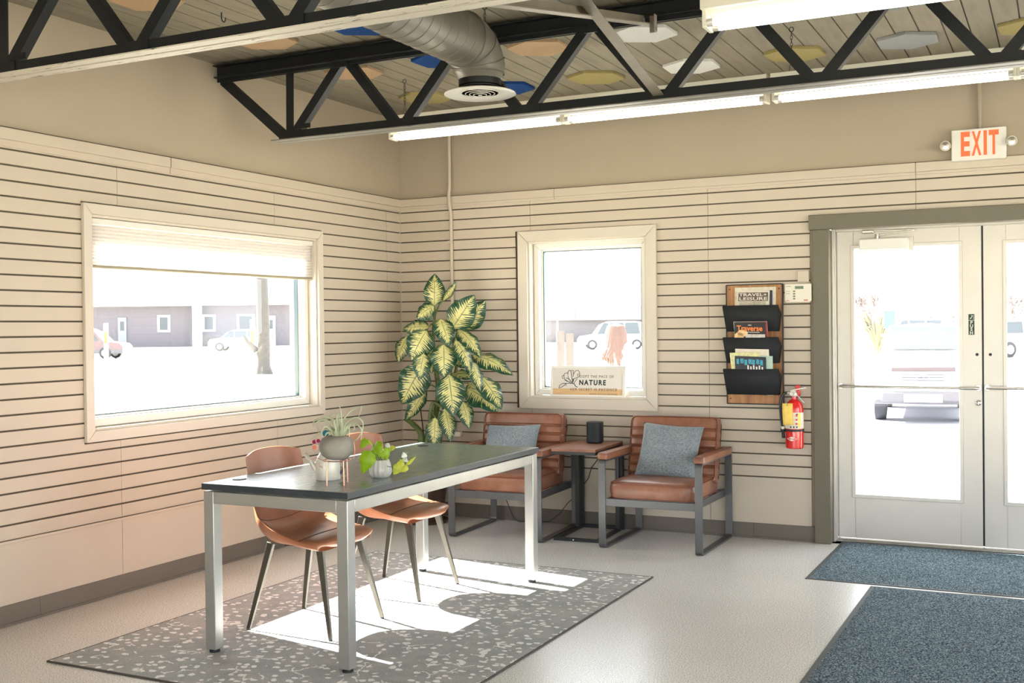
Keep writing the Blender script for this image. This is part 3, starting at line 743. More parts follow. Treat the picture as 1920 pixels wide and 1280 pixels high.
# ------------------------------------------------------------------ MAGAZINE RACK
mr = thing('magazine_rack', 'wall rack of stained pine with three black steel pockets', 'magazine rack', (2.652, 0, .863))
b = MB(); b.box(-.178, .178, -.018, -.003, 0, .756); b.build('back_board', M['rackwood'], mr, bevel=.001)
b = MB()
for p, q, r, s in ((-.183, -.177, -.004, .76), (.177, .183, -.004, .76), (-.177, .177, -.006, 0), (-.177, .177, .756, .762)): b.box(p, q, -.024, 0, r, s)
b.build('rack_frame', M['black'], mr, bevel=.001)
for x in (-.158, .158):
    for z in (.03, .73):
        b = MB(); b.lathe([(0, 0), (.0045, 0), (.0035, .002), (0, .003)], 12, (x, -.018, z), RX90); b.build('rack_screw', M['black'], mr)
ptops = (.620, .419, .219)
for zt in ptops:
    b = MB(); zb_ = zt-.158; w = .172
    b.add([(-w-.008, -.112, zt), (w+.002, -.112, zt), (w-.012, -.072, zb_), (-w+.006, -.072, zb_)], [(0, 1, 2, 3)])
    b.add([(-w-.008, -.112, zt), (-w+.006, -.072, zb_), (-w+.006, -.019, zb_), (-w, -.019, zt-.05)], [(0, 1, 2, 3)])
    b.add([(w+.002, -.112, zt), (w-.012, -.072, zb_), (w-.012, -.019, zb_), (w, -.019, zt-.05)], [(0, 1, 2, 3)])
    b.add([(-w+.006, -.072, zb_), (w-.012, -.072, zb_), (w-.012, -.019, zb_), (-w+.006, -.019, zb_)], [(0, 1, 2, 3)])
    b.add([(-w-.008, -.112, zt), (w+.002, -.112, zt), (w+.002, -.100, zt+.004), (-w-.008, -.100, zt+.004)], [(0, 1, 2, 3)])
    b.build('rack_pocket', M['blackmat'], mr, solid=.003, solid_off=0)
def mag(name, x, y, z, w, h, lean, label, cover, th=.004, grp='magazines in the wall rack', rz=0.):
    o = thing(name, label, 'magazine', (x, y, z), 0, grp)
    o.rotation_euler = (lean, rz, 0)
    b = MB(); b.box(-w/2, w/2, 0, th, 0, h); b.build('pages', M['paper'], o, bevel=.0008)
    b = MB(); b.box(-w/2-.001, w/2+.001, -.0012, 0, 0, h+.001); b.build('cover', cover, o)
    return o
C = lambda n, r, g, bb, v=.08: plain(n, srgb(r, g, bb), .4, var=v, scale=40)
lm = -.06; lo = .26
m1 = mag('magazine', 2.650, -.058, 1.328, .208, .254, lm, 'magazine with large pale TRAVEL+LEISURE title on a brown band in the top pocket', C('cover_cream', 214, 206, 188), rz=.01)
b = MB(); b.box(-.094, .096, -.0022, -.001, .188, .243); b.build('title_band', C('title_brown', 92, 80, 72), m1)
fit_text('title_text', 'TRAVEL+', -.090, .088, .219, .238, -.003, M['signwhite'], m1, bold=.0012); fit_text('title_text', 'LEISURE', -.087, .092, .193, .213, -.003, M['signwhite'], m1, bold=.0012)
b = MB(); b.box(-.09, .082, -.002, -.001, .0, .184); b.build('cover_picture', C('picture_grey', 176, 170, 152, .2), m1)
mag('magazine', 2.668, -.050, 1.328, .208, .254, lm, 'magazine with a navy spine edge behind the TRAVEL+LEISURE one', C('cover_navy', 32, 42, 72))
mag('magazine', 2.660, -.038, 1.328, .262, .276, lm-.01, 'folded cream newspaper standing behind the others in the top pocket', C('newsprint', 216, 210, 190, .15), .006)
m2 = mag('magazine', 2.645, -.064, 1.127, .196, .262, lo, 'black magazine with orange Traverse title in the middle pocket', C('cover_black', 30, 28, 28), rz=.02)
fit_text('title_text', 'Traverse', -.083, .08, .207, .243, -.003, C('title_orange', 236, 130, 60), m2, bold=.002)
b = MB(); b.box(-.05, .06, -.0022, -.001, .198, .201); b.box(-.01, .01, -.0022, -.001, .243, .247); b.build('title_line', M['signwhite'], m2)
b = MB(); b.box(-.03, .094, -.0022, -.001, .12, .186); b.build('cover_picture', C('picture_pale', 190, 184, 176, .25), m2)
b = MB(); b.lathe([(0, 0), (.033, 0), (.033, .001), (0, .001)], 20, (-.048, -.001, .192), RX90 @ Matrix.Diagonal((1, .7, 1, 1))); b.lathe([(0, 0), (.03, 0), (.03, .001), (0, .001)], 20, (-.072, -.001, .168), RX90); b.build('cover_picture', C('picture_straw', 214, 178, 124, .2), m2)
mag('magazine', 2.658, -.055, 1.127, .198, .264, lo, 'magazine with a red spine edge behind the Traverse one', C('cover_red', 150, 58, 62))
mag('magazine', 2.650, -.046, 1.127, .212, .267, lo, 'pale grey magazine at the back of the middle pocket', C('cover_grey', 196, 192, 186))
m3 = mag('magazine', 2.642, -.064, .924, .196, .250, lo, 'dark magazine with blue-green lettering at the front of the lowest pocket', C('cover_dark', 34, 38, 44), rz=.04)
b = MB()
for i, (w_, zz) in enumerate([(.02, .0), (.026, .006), (.022, -.004), (.028, .004), (.02, 0), (.024, .005), (.022, -.002)]):
    x = -.088+i*.025; b.box(x, x+w_*.8, -.0024, -.001, .198+zz, .232+zz*.6)
b.build('title_text', plain('cover_teal_letters', srgb(60, 150, 176), .4, var=.5, scale=120), m3)
b = MB()
for i in range(6): b.box(-.02+i*.018, -.011+i*.018, -.0024, -.001, .16, .194-(i % 2)*.008)
b.build('cover_lettering', M['signwhite'], m3)
mag('magazine', 2.670, -.052, .924, .215, .258, lo, 'mint green brochure tilted behind the dark magazine', C('cover_mint', 172, 196, 184), rz=.05)
mag('magazine', 2.622, -.058, .924, .19, .276, lo, 'pale yellow-green map leaflet sticking out left of the dark magazine', C('cover_map', 206, 206, 152, .25), rz=-.02)
mag('magazine', 2.655, -.045, .924, .212, .298, lo, 'cream brochure standing tallest at the back of the lowest pocket', C('cover_cream2', 222, 214, 196), rz=.02)

# ------------------------------------------------------------------ FIRE EXTINGUISHER
fe = thing('fire_extinguisher', 'red fire extinguisher with black hose hung between rack and door', 'fire extinguisher', (2.912, -.07, .593))
b = MB(); r = .055
b.lathe([(0, 0), (r-.006, .0), (r, .006), (r, .245), (r*.93, .268), (r*.75, .288), (r*.45, .302), (.018, .306), (.017, .325), (0, .325)], 36); b.build('tank', M['red'], fe, smooth=True)
b = MB(); b.lathe([(r+.0006, .125), (r+.001, .126), (r+.001, .224), (r+.0006, .225)], 36); lb = b.build('label_band', M['paper'], fe)
def patch(a0, a1, z0, z1, m, name, rr=r+.0016, parent=None):
    b = MB(); n = 6
    b.grid(lambda u, v: Vector((rr*math.cos(a0+(a1-a0)*u), rr*math.sin(a0+(a1-a0)*u), z0+(z1-z0)*v)), n, 1); return b.build(name, m, parent or lb, fixn=False)
A0 = -PI/2-.35   # direction towards the camera is slightly to the right
YEL = C('label_yellow', 226, 200, 70)
patch(-.92, -.66, .135, .222, YEL, 'label_stripe')
for k in range(3): patch(-1.25, -1.02, .15+.025*k, .163+.025*k, M['red'], 'label_mark')
for k in range(3): patch(-1.85+.33*k, -1.7+.33*k, .130, .141, M['ink'], 'label_icon')
patch(-1.2, -.98, .212, .219, M['ink'], 'label_mark')
b = MB(); n = 2; rr = r+.0012; dz = .014; da = .62; a_c = -PI/2-.1
b.add([(rr*math.cos(a_c+a), rr*math.sin(a_c+a), .062+z) for a, z in ((-da, 0), (-da*.5, -dz/2), (0, -dz), (da*.5, -dz/2), (da, 0), (da*.5, dz/2), (0, dz), (-da*.5, dz/2), (0, 0))], [(i, (i+1) % 8, 8) for i in range(8)])
dm = b.build('diamond_emblem', M['signwhite'], fe)
text_mesh('emblem_text', 'AMEREX', .0085, C('emblem_red', 190, 70, 60), dm, TM(-.022, -r-.0022, .0585), 1.1, .0002, align='LEFT')
b = MB(); b.lathe([(r+.001, .107), (r+.0035, .108), (r+.0035, .12), (r+.001, .121)], 36); b.box(-r-.03, -r+.01, -.012, .01, .106, .122); b.build('strap', M['blackpl'], fe)
b = MB(); b.lathe([(0, .322), (.017, .322), (.02, .33), (.02, .345), (.013, .352), (0, .352)], 20); b.box(-.02, .012, -.016, .016, .335, .362)
b.tube([(-.012, -.016, .34), (-.012, -.028, .34)], .012, 14); b.tube([(-.02, 0, .345), (-.042, 0, .345)], .009, 12); b.build('valve', M['alu'], fe, bevel=.001)
b = MB(); b.bar((-.012, 0, .362), (.075, 0, .378), .02, .006, (0, 1, 0)); b.bar((.0, 0, .352), (.062, 0, .285), .02, .005, (0, 1, 0)); b.build('handle_levers', M['chrome'], fe, bevel=.0015)
b = MB(); b.box(.002, .034, .01, .03, .325, .392); b.build('hanger_bracket', M['red'], fe, bevel=.004)
b = MB(); b.tube([(-.042, 0, .345), (-.06, -.004, .342), (-.076, -.008, .322), (-.083, -.01, .29), (-.084, -.012, .25), (-.08, -.012, .19), (-.074, -.01, .14), (-.07, -.01, .118)], .0085, 12); hs = b.build('hose', M['rubber'], fe)
b = MB(); b.tube([(-.07, -.01, .135), (-.069, -.01, .118)], .0115, 12); b.build('hose_clip', M['offwhite'], hs)
b = MB(); b.tube([(-.07, -.01, .118), (-.066, -.01, .062)], .0105, 12); b.build('nozzle', M['blackpl'], hs)
b = MB(); b.grid(lambda u, v: Vector((-.062+.064*u+.004*(1-v), -.058-.006*math.sin(v*3), .148+.135*v)), 3, 8); b.build('inspection_tag', M['yellowtag'], fe, solid=.001)
b = MB(); b.tube([(-.03+.004*math.cos(k), -.064, .272+.004*math.sin(k)) for k in range(6)], .001, 5); b.tube([(-.03, -.064, .275), (-.012, -.03, .32)], .0008, 5); b.build('tag_tie', M['cord'], fe)

# ------------------------------------------------------------------ RUG AND MATS
rug = thing('area_rug', 'grey rug with pale leaf flecks under the desk', 'rug', (1.53, -2.62, 0))
b = MB(); b.box(-.885, .883, -1.188, 1.27, .0, .007); b.build('rug_field', M['rug'], rug)
b = MB(); b.box(-.893, .891, -1.196, -1.187, 0, .0075); b.box(.882, .891, -1.196, 1.278, 0, .0075); b.box(-.893, -.884, -1.196, 1.278, 0, .0075); b.box(-.893, .891, 1.269, 1.278, 0, .0075); b.build('rug_binding', M['rugedge'], rug, bevel=.002)
def doormat(x0, x1, y0, y1, label, h=.009):
    t = thing('entrance_mat', label, 'doormat', ((x0+x1)/2, (y0+y1)/2, 0), 0, 'blue entrance mats'); a, c = (x1-x0)/2, (y1-y0)/2
    b = MB(); b.box(-a, a, -c, c, 0, .0035); b.build('rubber_border', M['matedge'], t, bevel=.001)
    b = MB(); random.seed(int(x0*100))
    nx, ny = int(2*a/.03), int(2*c/.03); e = .022
    b.grid(lambda u, v: Vector((-a+e+(2*a-2*e)*u, -c+e+(2*c-2*e)*v, (h+.0025*noise.noise(Vector((u*90, v*90, 3)))) if (0 < u < 1 and 0 < v < 1) else .0036)), nx, ny)
    b.build('mat_pile', M['mat'], t, smooth=True); return t
doormat(3.17, 5.3, -1.045, .075, 'blue-grey entrance mat lying right against the glass doors')
doormat(3.515, 5.2, -5.2, -1.085, 'larger blue-grey entrance mat running toward the camera')

# ------------------------------------------------------------------ DESK
dk = thing('desk', 'long dark-topped desk with silver steel frame standing on the rug', 'desk', (1.53, -2.57, .007))
DX, DY = .365, .88
b = MB(); b.box(-DX-.002, DX+.006, -DY-.008, DY+.01, .690, .7165); tp = b.build('desktop', [M['desktop']], dk, bevel=.001)
b = MB()
b.box(-DX-.0026, DX+.0066, -DY-.0086, -DY-.0079, .6902, .7155); b.box(DX+.0059, DX+.0066, -DY-.0086, DY+.0106, .6902, .7155); b.box(-DX-.0026, DX+.0066, DY+.0099, DY+.0106, .6902, .7155); b.box(-DX-.0026, -DX-.0019, -DY-.0086, DY+.0106, .6902, .7155)
b.build('edge_band', M['deskedge'], tp)
b = MB(); w = .052
for y in (-DY, DY-.035): b.box(-DX+w, DX-w, y, y+.035, .632, .683)
for x in (-DX, DX-.035): b.box(x, x+.035, -DY+w, DY-w, .632, .683)
b.build('frame_rail', M['desksteel'], dk, bevel=.003)
for sx in (-1, 1):
    for sy in (-1, 1):
        b = MB(); x0, x1 = (-DX, -DX+w) if sx < 0 else (DX-w, DX); y0, y1 = (-DY, -DY+w) if sy < 0 else (DY-w, DY)
        b.box(x0, x1, y0, y1, .014, .683); l = b.build('leg', M['desksteel'], dk, bevel=.003, seg=3)
        b = MB(); b.lathe([(0, 0), (.022, 0), (.022, .010), (.012, .014), (0, .014)], 20, ((x0+x1)/2, (y0+y1)/2, 0)); b.build('leveling_foot', M['blackpl'], l)
b = MB()
for x in (-DX+.03, DX-.03):
    for y in (-.75, -.3, .3, .75): b.box(x-.015, x+.015, y-.02, y+.02, .683, .691)
b.build('mounting_pad', M['blackpl'], dk)
for x, y, in ((1.232, -3.300), (1.275, -1.835)):
    b = MB(); b.lathe([(0, .0), (.03, 0), (.03, .0025), (.024, .004), (.012, .003), (0, .003)], 28, (x-1.53, y+2.57, .7164)); b.build('cable_grommet', M['black'], dk)

# ------------------------------------------------------------------ SHELL CHAIRS (face +x locally)
def smooth_interp(keys, t):
    """Catmull-Rom through keys [(t, (..))]"""
    n = len(keys)
    for i in range(n-1):
        if t <= keys[i+1][0] or i == n-2:
            k0, k1 = keys[i], keys[i+1]; h = (t-k0[0])/(k1[0]-k0[0]); h = max(0, min(1, h))
            pm = keys[i-1] if i else k0; pp = keys[i+2] if i+2 < n else k1
            out = []
            for a, p, q, z in zip(pm[1], k0[1], k1[1], pp[1]):
                out.append(.5*((2*p)+(-a+q)*h+(2*a-5*p+4*q-z)*h*h+(-a+3*p-3*q+z)*h*h*h))
            return out
# t: (x, z, halfwidth, side rise, side forward)
SH = [(0., (.222, .392, .130, -.002, -.045)), (.05, (.236, .414, .182, -.010, -.055)), (.15, (.200, .442, .226, -.026, -.035)), (.34, (.06, .440, .240, -.006, 0)),
      (.50, (-.08, .428, .240, .048, .01)), (.60, (-.165, .438, .230, .075, .03)), (.68, (-.215, .500, .214, .03, .05)), (.80, (-.238, .62, .216, .0, .042)), (.93, (-.262, .762, .210, .0, .036)), (.98, (-.268, .798, .202, -.012, .036)), (1., (-.268, .808, .186, -.026, .036))]
def shell(u, v):
    x, z, w, rise, fwd = smooth_interp(SH, v)
    s = (u-.5)*2; a = abs(s)
    y = w*math.copysign(1-(1-a)**1.0, s) if a < 1 else w*s
    z += rise*a**2.6; x += fwd*a**2.6
    return Vector((x, y, z))
def shell_chair(label, loc, rz):
    t = thing('shell_chair', label, 'chair', loc, rz, 'tan shell chairs at the desk')
    b = MB(); NU, NV = 24, 44; e = 1e-3
    def lower(u, v):
        p = shell(u, v); t_ = shell(.5, min(1, v+e))-shell(.5, max(0, v-e)); n = Vector((-t_.z, 0, t_.x)).normalized()
        a = abs(2*u-1); ve = min(v, 1-v)
        th = (.052 if v < .55 else .052+(.020-.052)*min(1, (v-.55)/.2))*(1-.45*a**6)*min(1, .35+ve*9)
        return p+n*th+Vector((0, -(2*u-1)*.016*a**4*min(1, v*6), 0))
    top = [[shell(i/NU, j/NV) for i in range(NU+1)] for j in range(NV+1)]; bot = [[lower(i/NU, j/NV) for i in range(NU+1)] for j in range(NV+1)]
    vs = [p for r_ in top for p in r_]+[p for r_ in bot for p in r_]; n1 = (NU+1)*(NV+1); I = lambda j, i: j*(NU+1)+i; fs = []
    for j in range(NV):
        for i in range(NU): fs += [(I(j, i), I(j, i+1), I(j+1, i+1), I(j+1, i)), (n1+I(j, i), n1+I(j+1, i), n1+I(j+1, i+1), n1+I(j, i+1))]
    for i in range(NU): fs += [(I(0, i), n1+I(0, i), n1+I(0, i+1), I(0, i+1)), (I(NV, i), I(NV, i+1), n1+I(NV, i+1), n1+I(NV, i))]
    for j in range(NV): fs += [(I(j, 0), I(j+1, 0), n1+I(j+1, 0), n1+I(j, 0)), (I(j, NU), n1+I(j, NU), n1+I(j+1, NU), I(j+1, NU))]
    b.add(vs, fs, True); b.build('seat_shell', M['leather2'], t, sub=1)
    b = MB(); off = .0015
    pts = []
    for k in range(21):
        p = shell(k/20, .42 if False else .30); pts.append(p+Vector((0, 0, .001)))
    b.tube(pts, .0015, 5, caps=False)
    pts = [shell(k/20, .655)+Vector((.0015, 0, .001)) for k in range(21)]; b.tube(pts, .0015, 5, caps=False)
    b.build('stitched_seam', M['seam'], t)
    b = MB(); b.box(-.10, .10, -.10, .10, .374, .392); b.build('under_plate', M['blackpl'], t)
    for sx in (-1, 1):
        for sy in (-1, 1):
            b = MB(); b.bar((sx*.135+.0, sy*.15, .392), (sx*.226, sy*.206, .004), .034, .020, (1, 0, 0), .019, .011)
            l = b.build('leg', M['chairleg'], t, bevel=.002)
            b = MB(); b.lathe([(0, 0), (.009, 0), (.009, .005), (0, .005)], 10, (sx*.226, sy*.206, 0)); b.build('foot_cap', M['blackpl'], l)
    return t
shell_chair('tan leather shell chair nearer the camera, tucked under the near end of the desk', (1.322, -2.885, .007), .0)
shell_chair('tan leather shell chair tucked under the far end of the desk, behind the pothos', (1.310, -2.135, .007), .03)

# ------------------------------------------------------------------ ARMCHAIRS (face -y locally, wall side at y=0)
def cushion_rings(levels, n=48, e=8.):
    """levels: (z, cx, cy, hw, hd); superellipse rings"""
    b = MB(); vs = []; fs = []
    for z, cx, cy, hw, hd in levels:
        for k in range(n):
            a = 2*PI*k/n; c, s_ = math.cos(a), math.sin(a)
            x = math.copysign(abs(c)**(2/e), c)*hw; y = math.copysign(abs(s_)**(2/e), s_)*hd
            vs.append(Vector((cx+x, cy+y, z)))
    m = len(levels)
    for i in range(m-1):
        for k in range(n): fs.append((i*n+k, i*n+(k+1) % n, (i+1)*n+(k+1) % n, (i+1)*n+k))
    fs.append(tuple(reversed(range(n)))); fs.append(tuple((m-1)*n+k for k in range(n)))
    b.add(vs, fs, True); return b, vs, n
def ring_tube(vs, n, i, r, closed=True):
    b = MB(); b.tube(vs[i*n:(i+1)*n], r, 6, closed=True); return b
def armchair(label, loc, rz, cush):
    t = thing('armchair', label, 'armchair', loc, rz, 'brown leather armchairs by the back wall')
    W = .33; bw = .046
    # two side loops of flat bar
    for sx in (-1, 1):
        x0, x1 = (-W, -W+bw) if sx < 0 else (W-bw, W)
        y0, y1, z0, z1, rr, th = -.672, -.004, .0, .545, .028, .011
        def loop(r, ins):
            out = []
            for cx, cz, a0 in ((y1-rr, z1-rr, 0), (y0+rr, z1-rr, 90), (y0+rr, z0+rr, 180), (y1-rr, z0+rr, 270)):
                for k in range(7): a = R(a0+15*k); out.append((cx+(rr-ins)*math.cos(a), cz+(rr-ins)*math.sin(a)))
            return out
        o, i_ = loop(rr, 0), loop(rr, th); n = len(o)
        vs = [(x0, a, c) for a, c in o]+[(x0, a, c) for a, c in i_]+[(x1, a, c) for a, c in o]+[(x1, a, c) for a, c in i_]
        fs = []
        for k in range(n):
            j = (k+1) % n
            fs += [(k, j, n+j, n+k), (2*n+k, 3*n+k, 3*n+j, 2*n+j), (k, 2*n+k, 2*n+j, j), (n+k, n+j, 3*n+j, 3*n+k)]
        b = MB(); b.add(vs, fs); b.build('side_frame', M['greyst'], t, bevel=.0012)
        # arm pad
        lv = [(z1+.0, (x0+x1)/2, -.345, .032, .318), (z1+.004, (x0+x1)/2, -.345, .036, .322), (z1+.030, (x0+x1)/2, -.345, .037, .323), (z1+.038, (x0+x1)/2, -.345, .033, .318), (z1+.041, (x0+x1)/2, -.345, .022, .30)]
        b, vs, n = cushion_rings(lv, 56, 9); p = b.build('arm_pad', M['leather'], t, smooth=True)
        ring_tube(vs, n, 3, .0022).build('arm_piping', M['piping'], p)
    b = MB(); b.box(-W+bw, W-bw, -.668, -.656, .262, .308)
    b.box(-W+bw-.0, -W+bw+.010, -.656, -.01, .262, .308); b.box(W-bw-.010, W-bw, -.656, -.01, .262, .308); b.box(-W+bw, W-bw, -.05, -.038, .262, .308)
    b.box(-.2, .2, -.4, -.36, .262, .27)
    b.build('seat_frame', M['greyst'], t, bevel=.0015)
    for sx in (-1, 1):
        b = MB(); b.bar((sx*.262, -.20, .27), (sx*.262, -.035, .70), .03, .008, (0, 1, 0)); b.build('back_support', M['black'], t, bevel=.001)
        b = MB()
        for y in (-.14, -.075): b.lathe([(0, 0), (.005, 0), (.005, .004), (0, .004)], 12, (sx*(W-bw-.01), y, .285), Matrix.Rotation(-sx*PI/2, 4, 'Y'))
        b.build('frame_bolt', M['blackpl'], t)
    # seat cushion
    hw, hd, cy = .274, .285, -.375
    prof = [(.309, .018), (.314, .004), (.33, .001), (.36, -.004), (.39, -.001), (.402, .003), (.412, .012), (.420, .035), (.426, .075), (.429, .14)]
    lv = [(z, 0, cy, hw-i_, hd-i_) for z, i_ in prof]
    b, vs, n = cushion_rings(lv, 64, 10)
    # close the crown softly
    sc_ = b.build('seat_cushion', M['leather'], t, smooth=True)
    q = ring_tube(vs, n, 5, .004); q.tube(vs[n:2*n], .004, 6, closed=True); q.build('seat_piping', M['piping'], sc_)
    # back cushion: tilted slab with sewn channels
    nz = 90; H = .415; front = []
    tilt = R(13)
    def back(u, v):
        # u around: superellipse; v along height
        pass
    lv = []
    for k in range(nz+1):
        v = k/nz; edge = min(v, 1-v)
        e1 = math.sqrt(max(0, 1-(1-min(1, edge/.045))**2))
        ch = 0
        if .10 < v < .80:
            ph = ((v-.10)/.70*5) % 1.0; ch = -.019*math.exp(-((min(ph, 1-ph))/.11)**2)+.003
        elif abs(v-.10) < .02 or abs(v-.80) < .02: ch = -.012
        lv.append((v*H, 0, 0, .291-.012*(1-e1)+ch*.12, (.048+ch)*(.55+.45*e1)))
    b, vs, n = cushion_rings(lv, 72, 7)
    Mx = Matrix.Translation((0, -.225, .372)) @ Matrix.Rotation(-tilt, 4, 'X')
    b.v = [Mx @ v for v in b.v]
    bk = b.build('back_cushion', M['leather'], t, smooth=True)
    # piping around front and rear faces
    for yy, nm in ((-.0475, 'back_piping'), (.0475, 'back_piping')):
        q = MB(); pts = []; w_, h_, rc = .287, H-.006, .04
        for cx, cz, a0 in ((w_-rc, h_-rc, 0), (-w_+rc, h_-rc, 90), (-w_+rc, .006+rc, 180), (w_-rc, .006+rc, 270)):
            for k in range(7): a = R(a0+15*k); pts.append(Mx @ Vector((cx+rc*math.cos(a), yy*.96, cz+rc*math.sin(a))))
        q.tube(pts, .0036, 6, closed=True); q.build(nm, M['piping'], bk)
    return t
armchair('brown leather armchair on the right, between side table and magazine rack', (2.172, -.022, 0), .0, None)
armchair('brown leather armchair on the left, partly behind the desk corner', (1.098, -.045, 0), .045, None)
def pillow(label, w, h, th, Mx, seed):
    random.seed(seed)
    b = MB(); n = 26
    def P(sgn):
        def f(u, v):
            s, t = 2*u-1, 2*v-1
            pin = 1-.075*(1-s*s)*abs(t)**3*1.0
            x = s*w/2*(1-.06*(1-t*t)*s*s); z = t*h/2*(1-.06*(1-s*s)*t*t)
            k = ((1-s**4)*(1-t**4))**.55 if abs(s) < 1 and abs(t) < 1 else 0
            wr = .008*noise.noise(Vector((s*3+seed, t*3, sgn)))*k+.007*math.sin((s+t)*9+seed)*max(0, s*.8-.2*t)*k
            return Vector((x, -sgn*(th/2*k)+wr*sgn, z))
        return f
    b.grid(P(1), n, n); b.grid(P(-1), n, n)
    b.v = [Mx @ v for v in b.v]
    o = b.build('throw_pillow', M['pillow'], None, smooth=True)
    bm = bmesh.new(); bm.from_mesh(o.data); bmesh.ops.remove_doubles(bm, verts=bm.verts, dist=.0006); bmesh.ops.recalc_face_normals(bm, faces=bm.faces); bm.to_mesh(o.data); bm.free()
    tag(o, label, 'pillow', 'blue-grey throw pillows'); return o
pillow('blue-grey throw pillow leaning on the right armchair back', .40, .36, .11, Matrix.Translation((2.185, -.345, .574)) @ Matrix.Rotation(R(-24), 4, 'X') @ Matrix.Rotation(R(3), 4, 'Y'), 3)
pillow('blue-grey throw pillow leaning on the left armchair back, cut off by the desktop', .40, .33, .11, Matrix.Translation((1.07, -.35, .557)) @ Matrix.Rotation(R(-24), 4, 'X') @ Matrix.Rotation(R(-2), 4, 'Y'), 8)

# ------------------------------------------------------------------ SIDE TABLE
st = thing('side_table', 'narrow walnut side table on black steel frame between the armchairs', 'side table', (1.62, -.30, 0), .055)
b = MB(); b.box(-.148, .148, -.30, .27, .575, .593); b.build('table_top', M['walnut'], st, bevel=.001)
b = MB(); b.box(-.147, .147, -.299, .269, .556, .575); b.build('top_frame', M['black'], st, bevel=.001)
for x in (-.142, .142):
    for y in (.165, .255):
        b = MB(); ww = .0145 if y > .2 else .0135; b.box(x-ww, x+ww, y-.012, y+.012, .0, .556); b.build('table_post', M['black'], st, bevel=.001)
b = MB(); b.box(-.152, .152, -.262, -.238, 0, .02); b.box(-.152, -.128, -.238, .243, 0, .02); b.box(.128, .152, -.238, .243, 0, .02); b.box(-.128, .128, .243, .267, 0, .02)
b.build('base_frame', M['black'], st, bevel=.001)
b = MB(); b.lathe([(0, 0), (.005, 0), (.004, .002), (0, .003)], 12, (-.02, -.2622, .01), RX90); b.build('frame_bolt', M['offwhite'], st)
sp = thing('smart_speaker', 'black rounded speaker standing on the side table', 'speaker', (1.618, -.185, .593))
b = MB(); e = 4.
def spk(levels, m, nm):
    vs = []; fs = []; n = 40; b = MB()
    for z, r_ in levels:
        for k in range(n):
            a = 2*PI*k/n; c, s_ = math.cos(a), math.sin(a); vs.append((math.copysign(abs(c)**(2/2.8), c)*r_, math.copysign(abs(s_)**(2/2.8), s_)*r_, z))
    for i in range(len(levels)-1):
        for k in range(n): fs.append((i*n+k, i*n+(k+1) % n, (i+1)*n+(k+1) % n, (i+1)*n+k))
    fs += [tuple(reversed(range(n))), tuple((len(levels)-1)*n+k for k in range(n))]
    b.add(vs, fs, True); return b.build(nm, m, sp, smooth=True)
grille = NT('speaker_grille').set(Base_Color=srgb(30, 36, 42), Roughness=.5, Metallic=.3)
vv = grille.node('ShaderNodeTexVoronoi'); vv.inputs['Scale'].default_value = 420; grille.link(grille.coords('Object'), vv.inputs['Vector']); grille.bump(vv.outputs['Distance'], .6, .001)
spk([(0, .044), (.004, .05), (.008, .052)], M['blackpl'], 'speaker_base'); spk([(.008, .0525), (.128, .0525)], grille.m, 'speaker_grille'); spk([(.128, .0525), (.136, .0525), (.140, .050), (.141, .04)], M['blackpl'], 'speaker_top')
b = MB(); b.tube([(1.63, -.12, .60), (1.63, -.045, .585), (1.60, -.025, .50), (1.52, -.02, .40), (1.50, -.022, .33), (1.40, -.025, .20), (1.345, -.03, .15), (1.30, -.06, .08), (1.22, -.07, .02), (1.10, -.05, .006), (.98, -.06, .006), (.93, -.03, .02), (.86, -.02, .16), (.80, -.02, .26)], .0028, 8)
o = b.build('power_cord', M['cord']); tag(o, 'thin black power cord hanging from the speaker behind the side table', 'cord')

# ------------------------------------------------------------------ SIGN ON SILL
sg = thing('framed_sign', 'white framed NATURE quote sign with a line-drawn flower on the window sill', 'sign', (1.478, .020, .875)); sg.rotation_euler = (R(-8), 0, 0)
b = MB(); SW, SHh = .277, .222
for p, q, r, s in ((-SW, SW, 0, .022), (-SW, SW, SHh-.018, SHh), (-SW, -SW+.018, .022, SHh-.018), (SW-.018, SW, .022, SHh-.018)): b.box(p, q, -.008, .012, r, s)
b.build('sign_frame', M['white'], sg, bevel=.0015)
b = MB(); b.box(-SW+.015, SW-.015, 0, .006, .02, SHh-.015); b.build('sign_panel', M['signwhite'], sg)
b = MB(); b.box(-SW+.018, SW-.018, -.001, 0, .022, .064); b.build('wood_strip', M['oakstrip'], sg)
sgx = lambda p: (p-925)*.277*2/1650*.98
sgz = lambda q: SHh-(q-190)*.277*2/1650*.96
fit_text('sign_text', 'DOPT THE PACE OF', sgx(745), sgx(1500), sgz(445), sgz(388), -.0015, M['ink2'], sg, 1.35)
fit_text('sign_text', 'NATURE', sgx(735), sgx(1335), sgz(603), sgz(488), -.0015, M['ink'], sg, 1.3, .0035)
fit_text('sign_text', 'HER SECRET IS PATIENCE', sgx(540), sgx(1585), sgz(722), sgz(664), -.0018, M['ink2'], sg, 1.35)
fit_text('sign_text', 'RALPH WALDO EMERSON', sgx(985), sgx(1590), sgz(800), sgz(778), -.0018, M['ink'], sg, 1.5)
b = MB()
def ln(pts, r=.0011):
    r *= 1.45
    k = .277*2/1650.   # drawing units to metres
    P = [Vector(((x-925)*k*.98, -.0014, SHh-(y-190)*k*.96)) for x, y in pts]
    out = []
    for i in range(len(P)-1):
        for j in range(5):
            h = j/5; a = P[max(0, i-1)]; p, q = P[i], P[i+1]; z = P[min(len(P)-1, i+2)]
            out.append(.5*((2*p)+(-a+q)*h+(2*a-5*p+4*q-z)*h*h+(-a+3*p-3*q+z)*h**3))
    out.append(P[-1]); b.tube(out, r, 5)
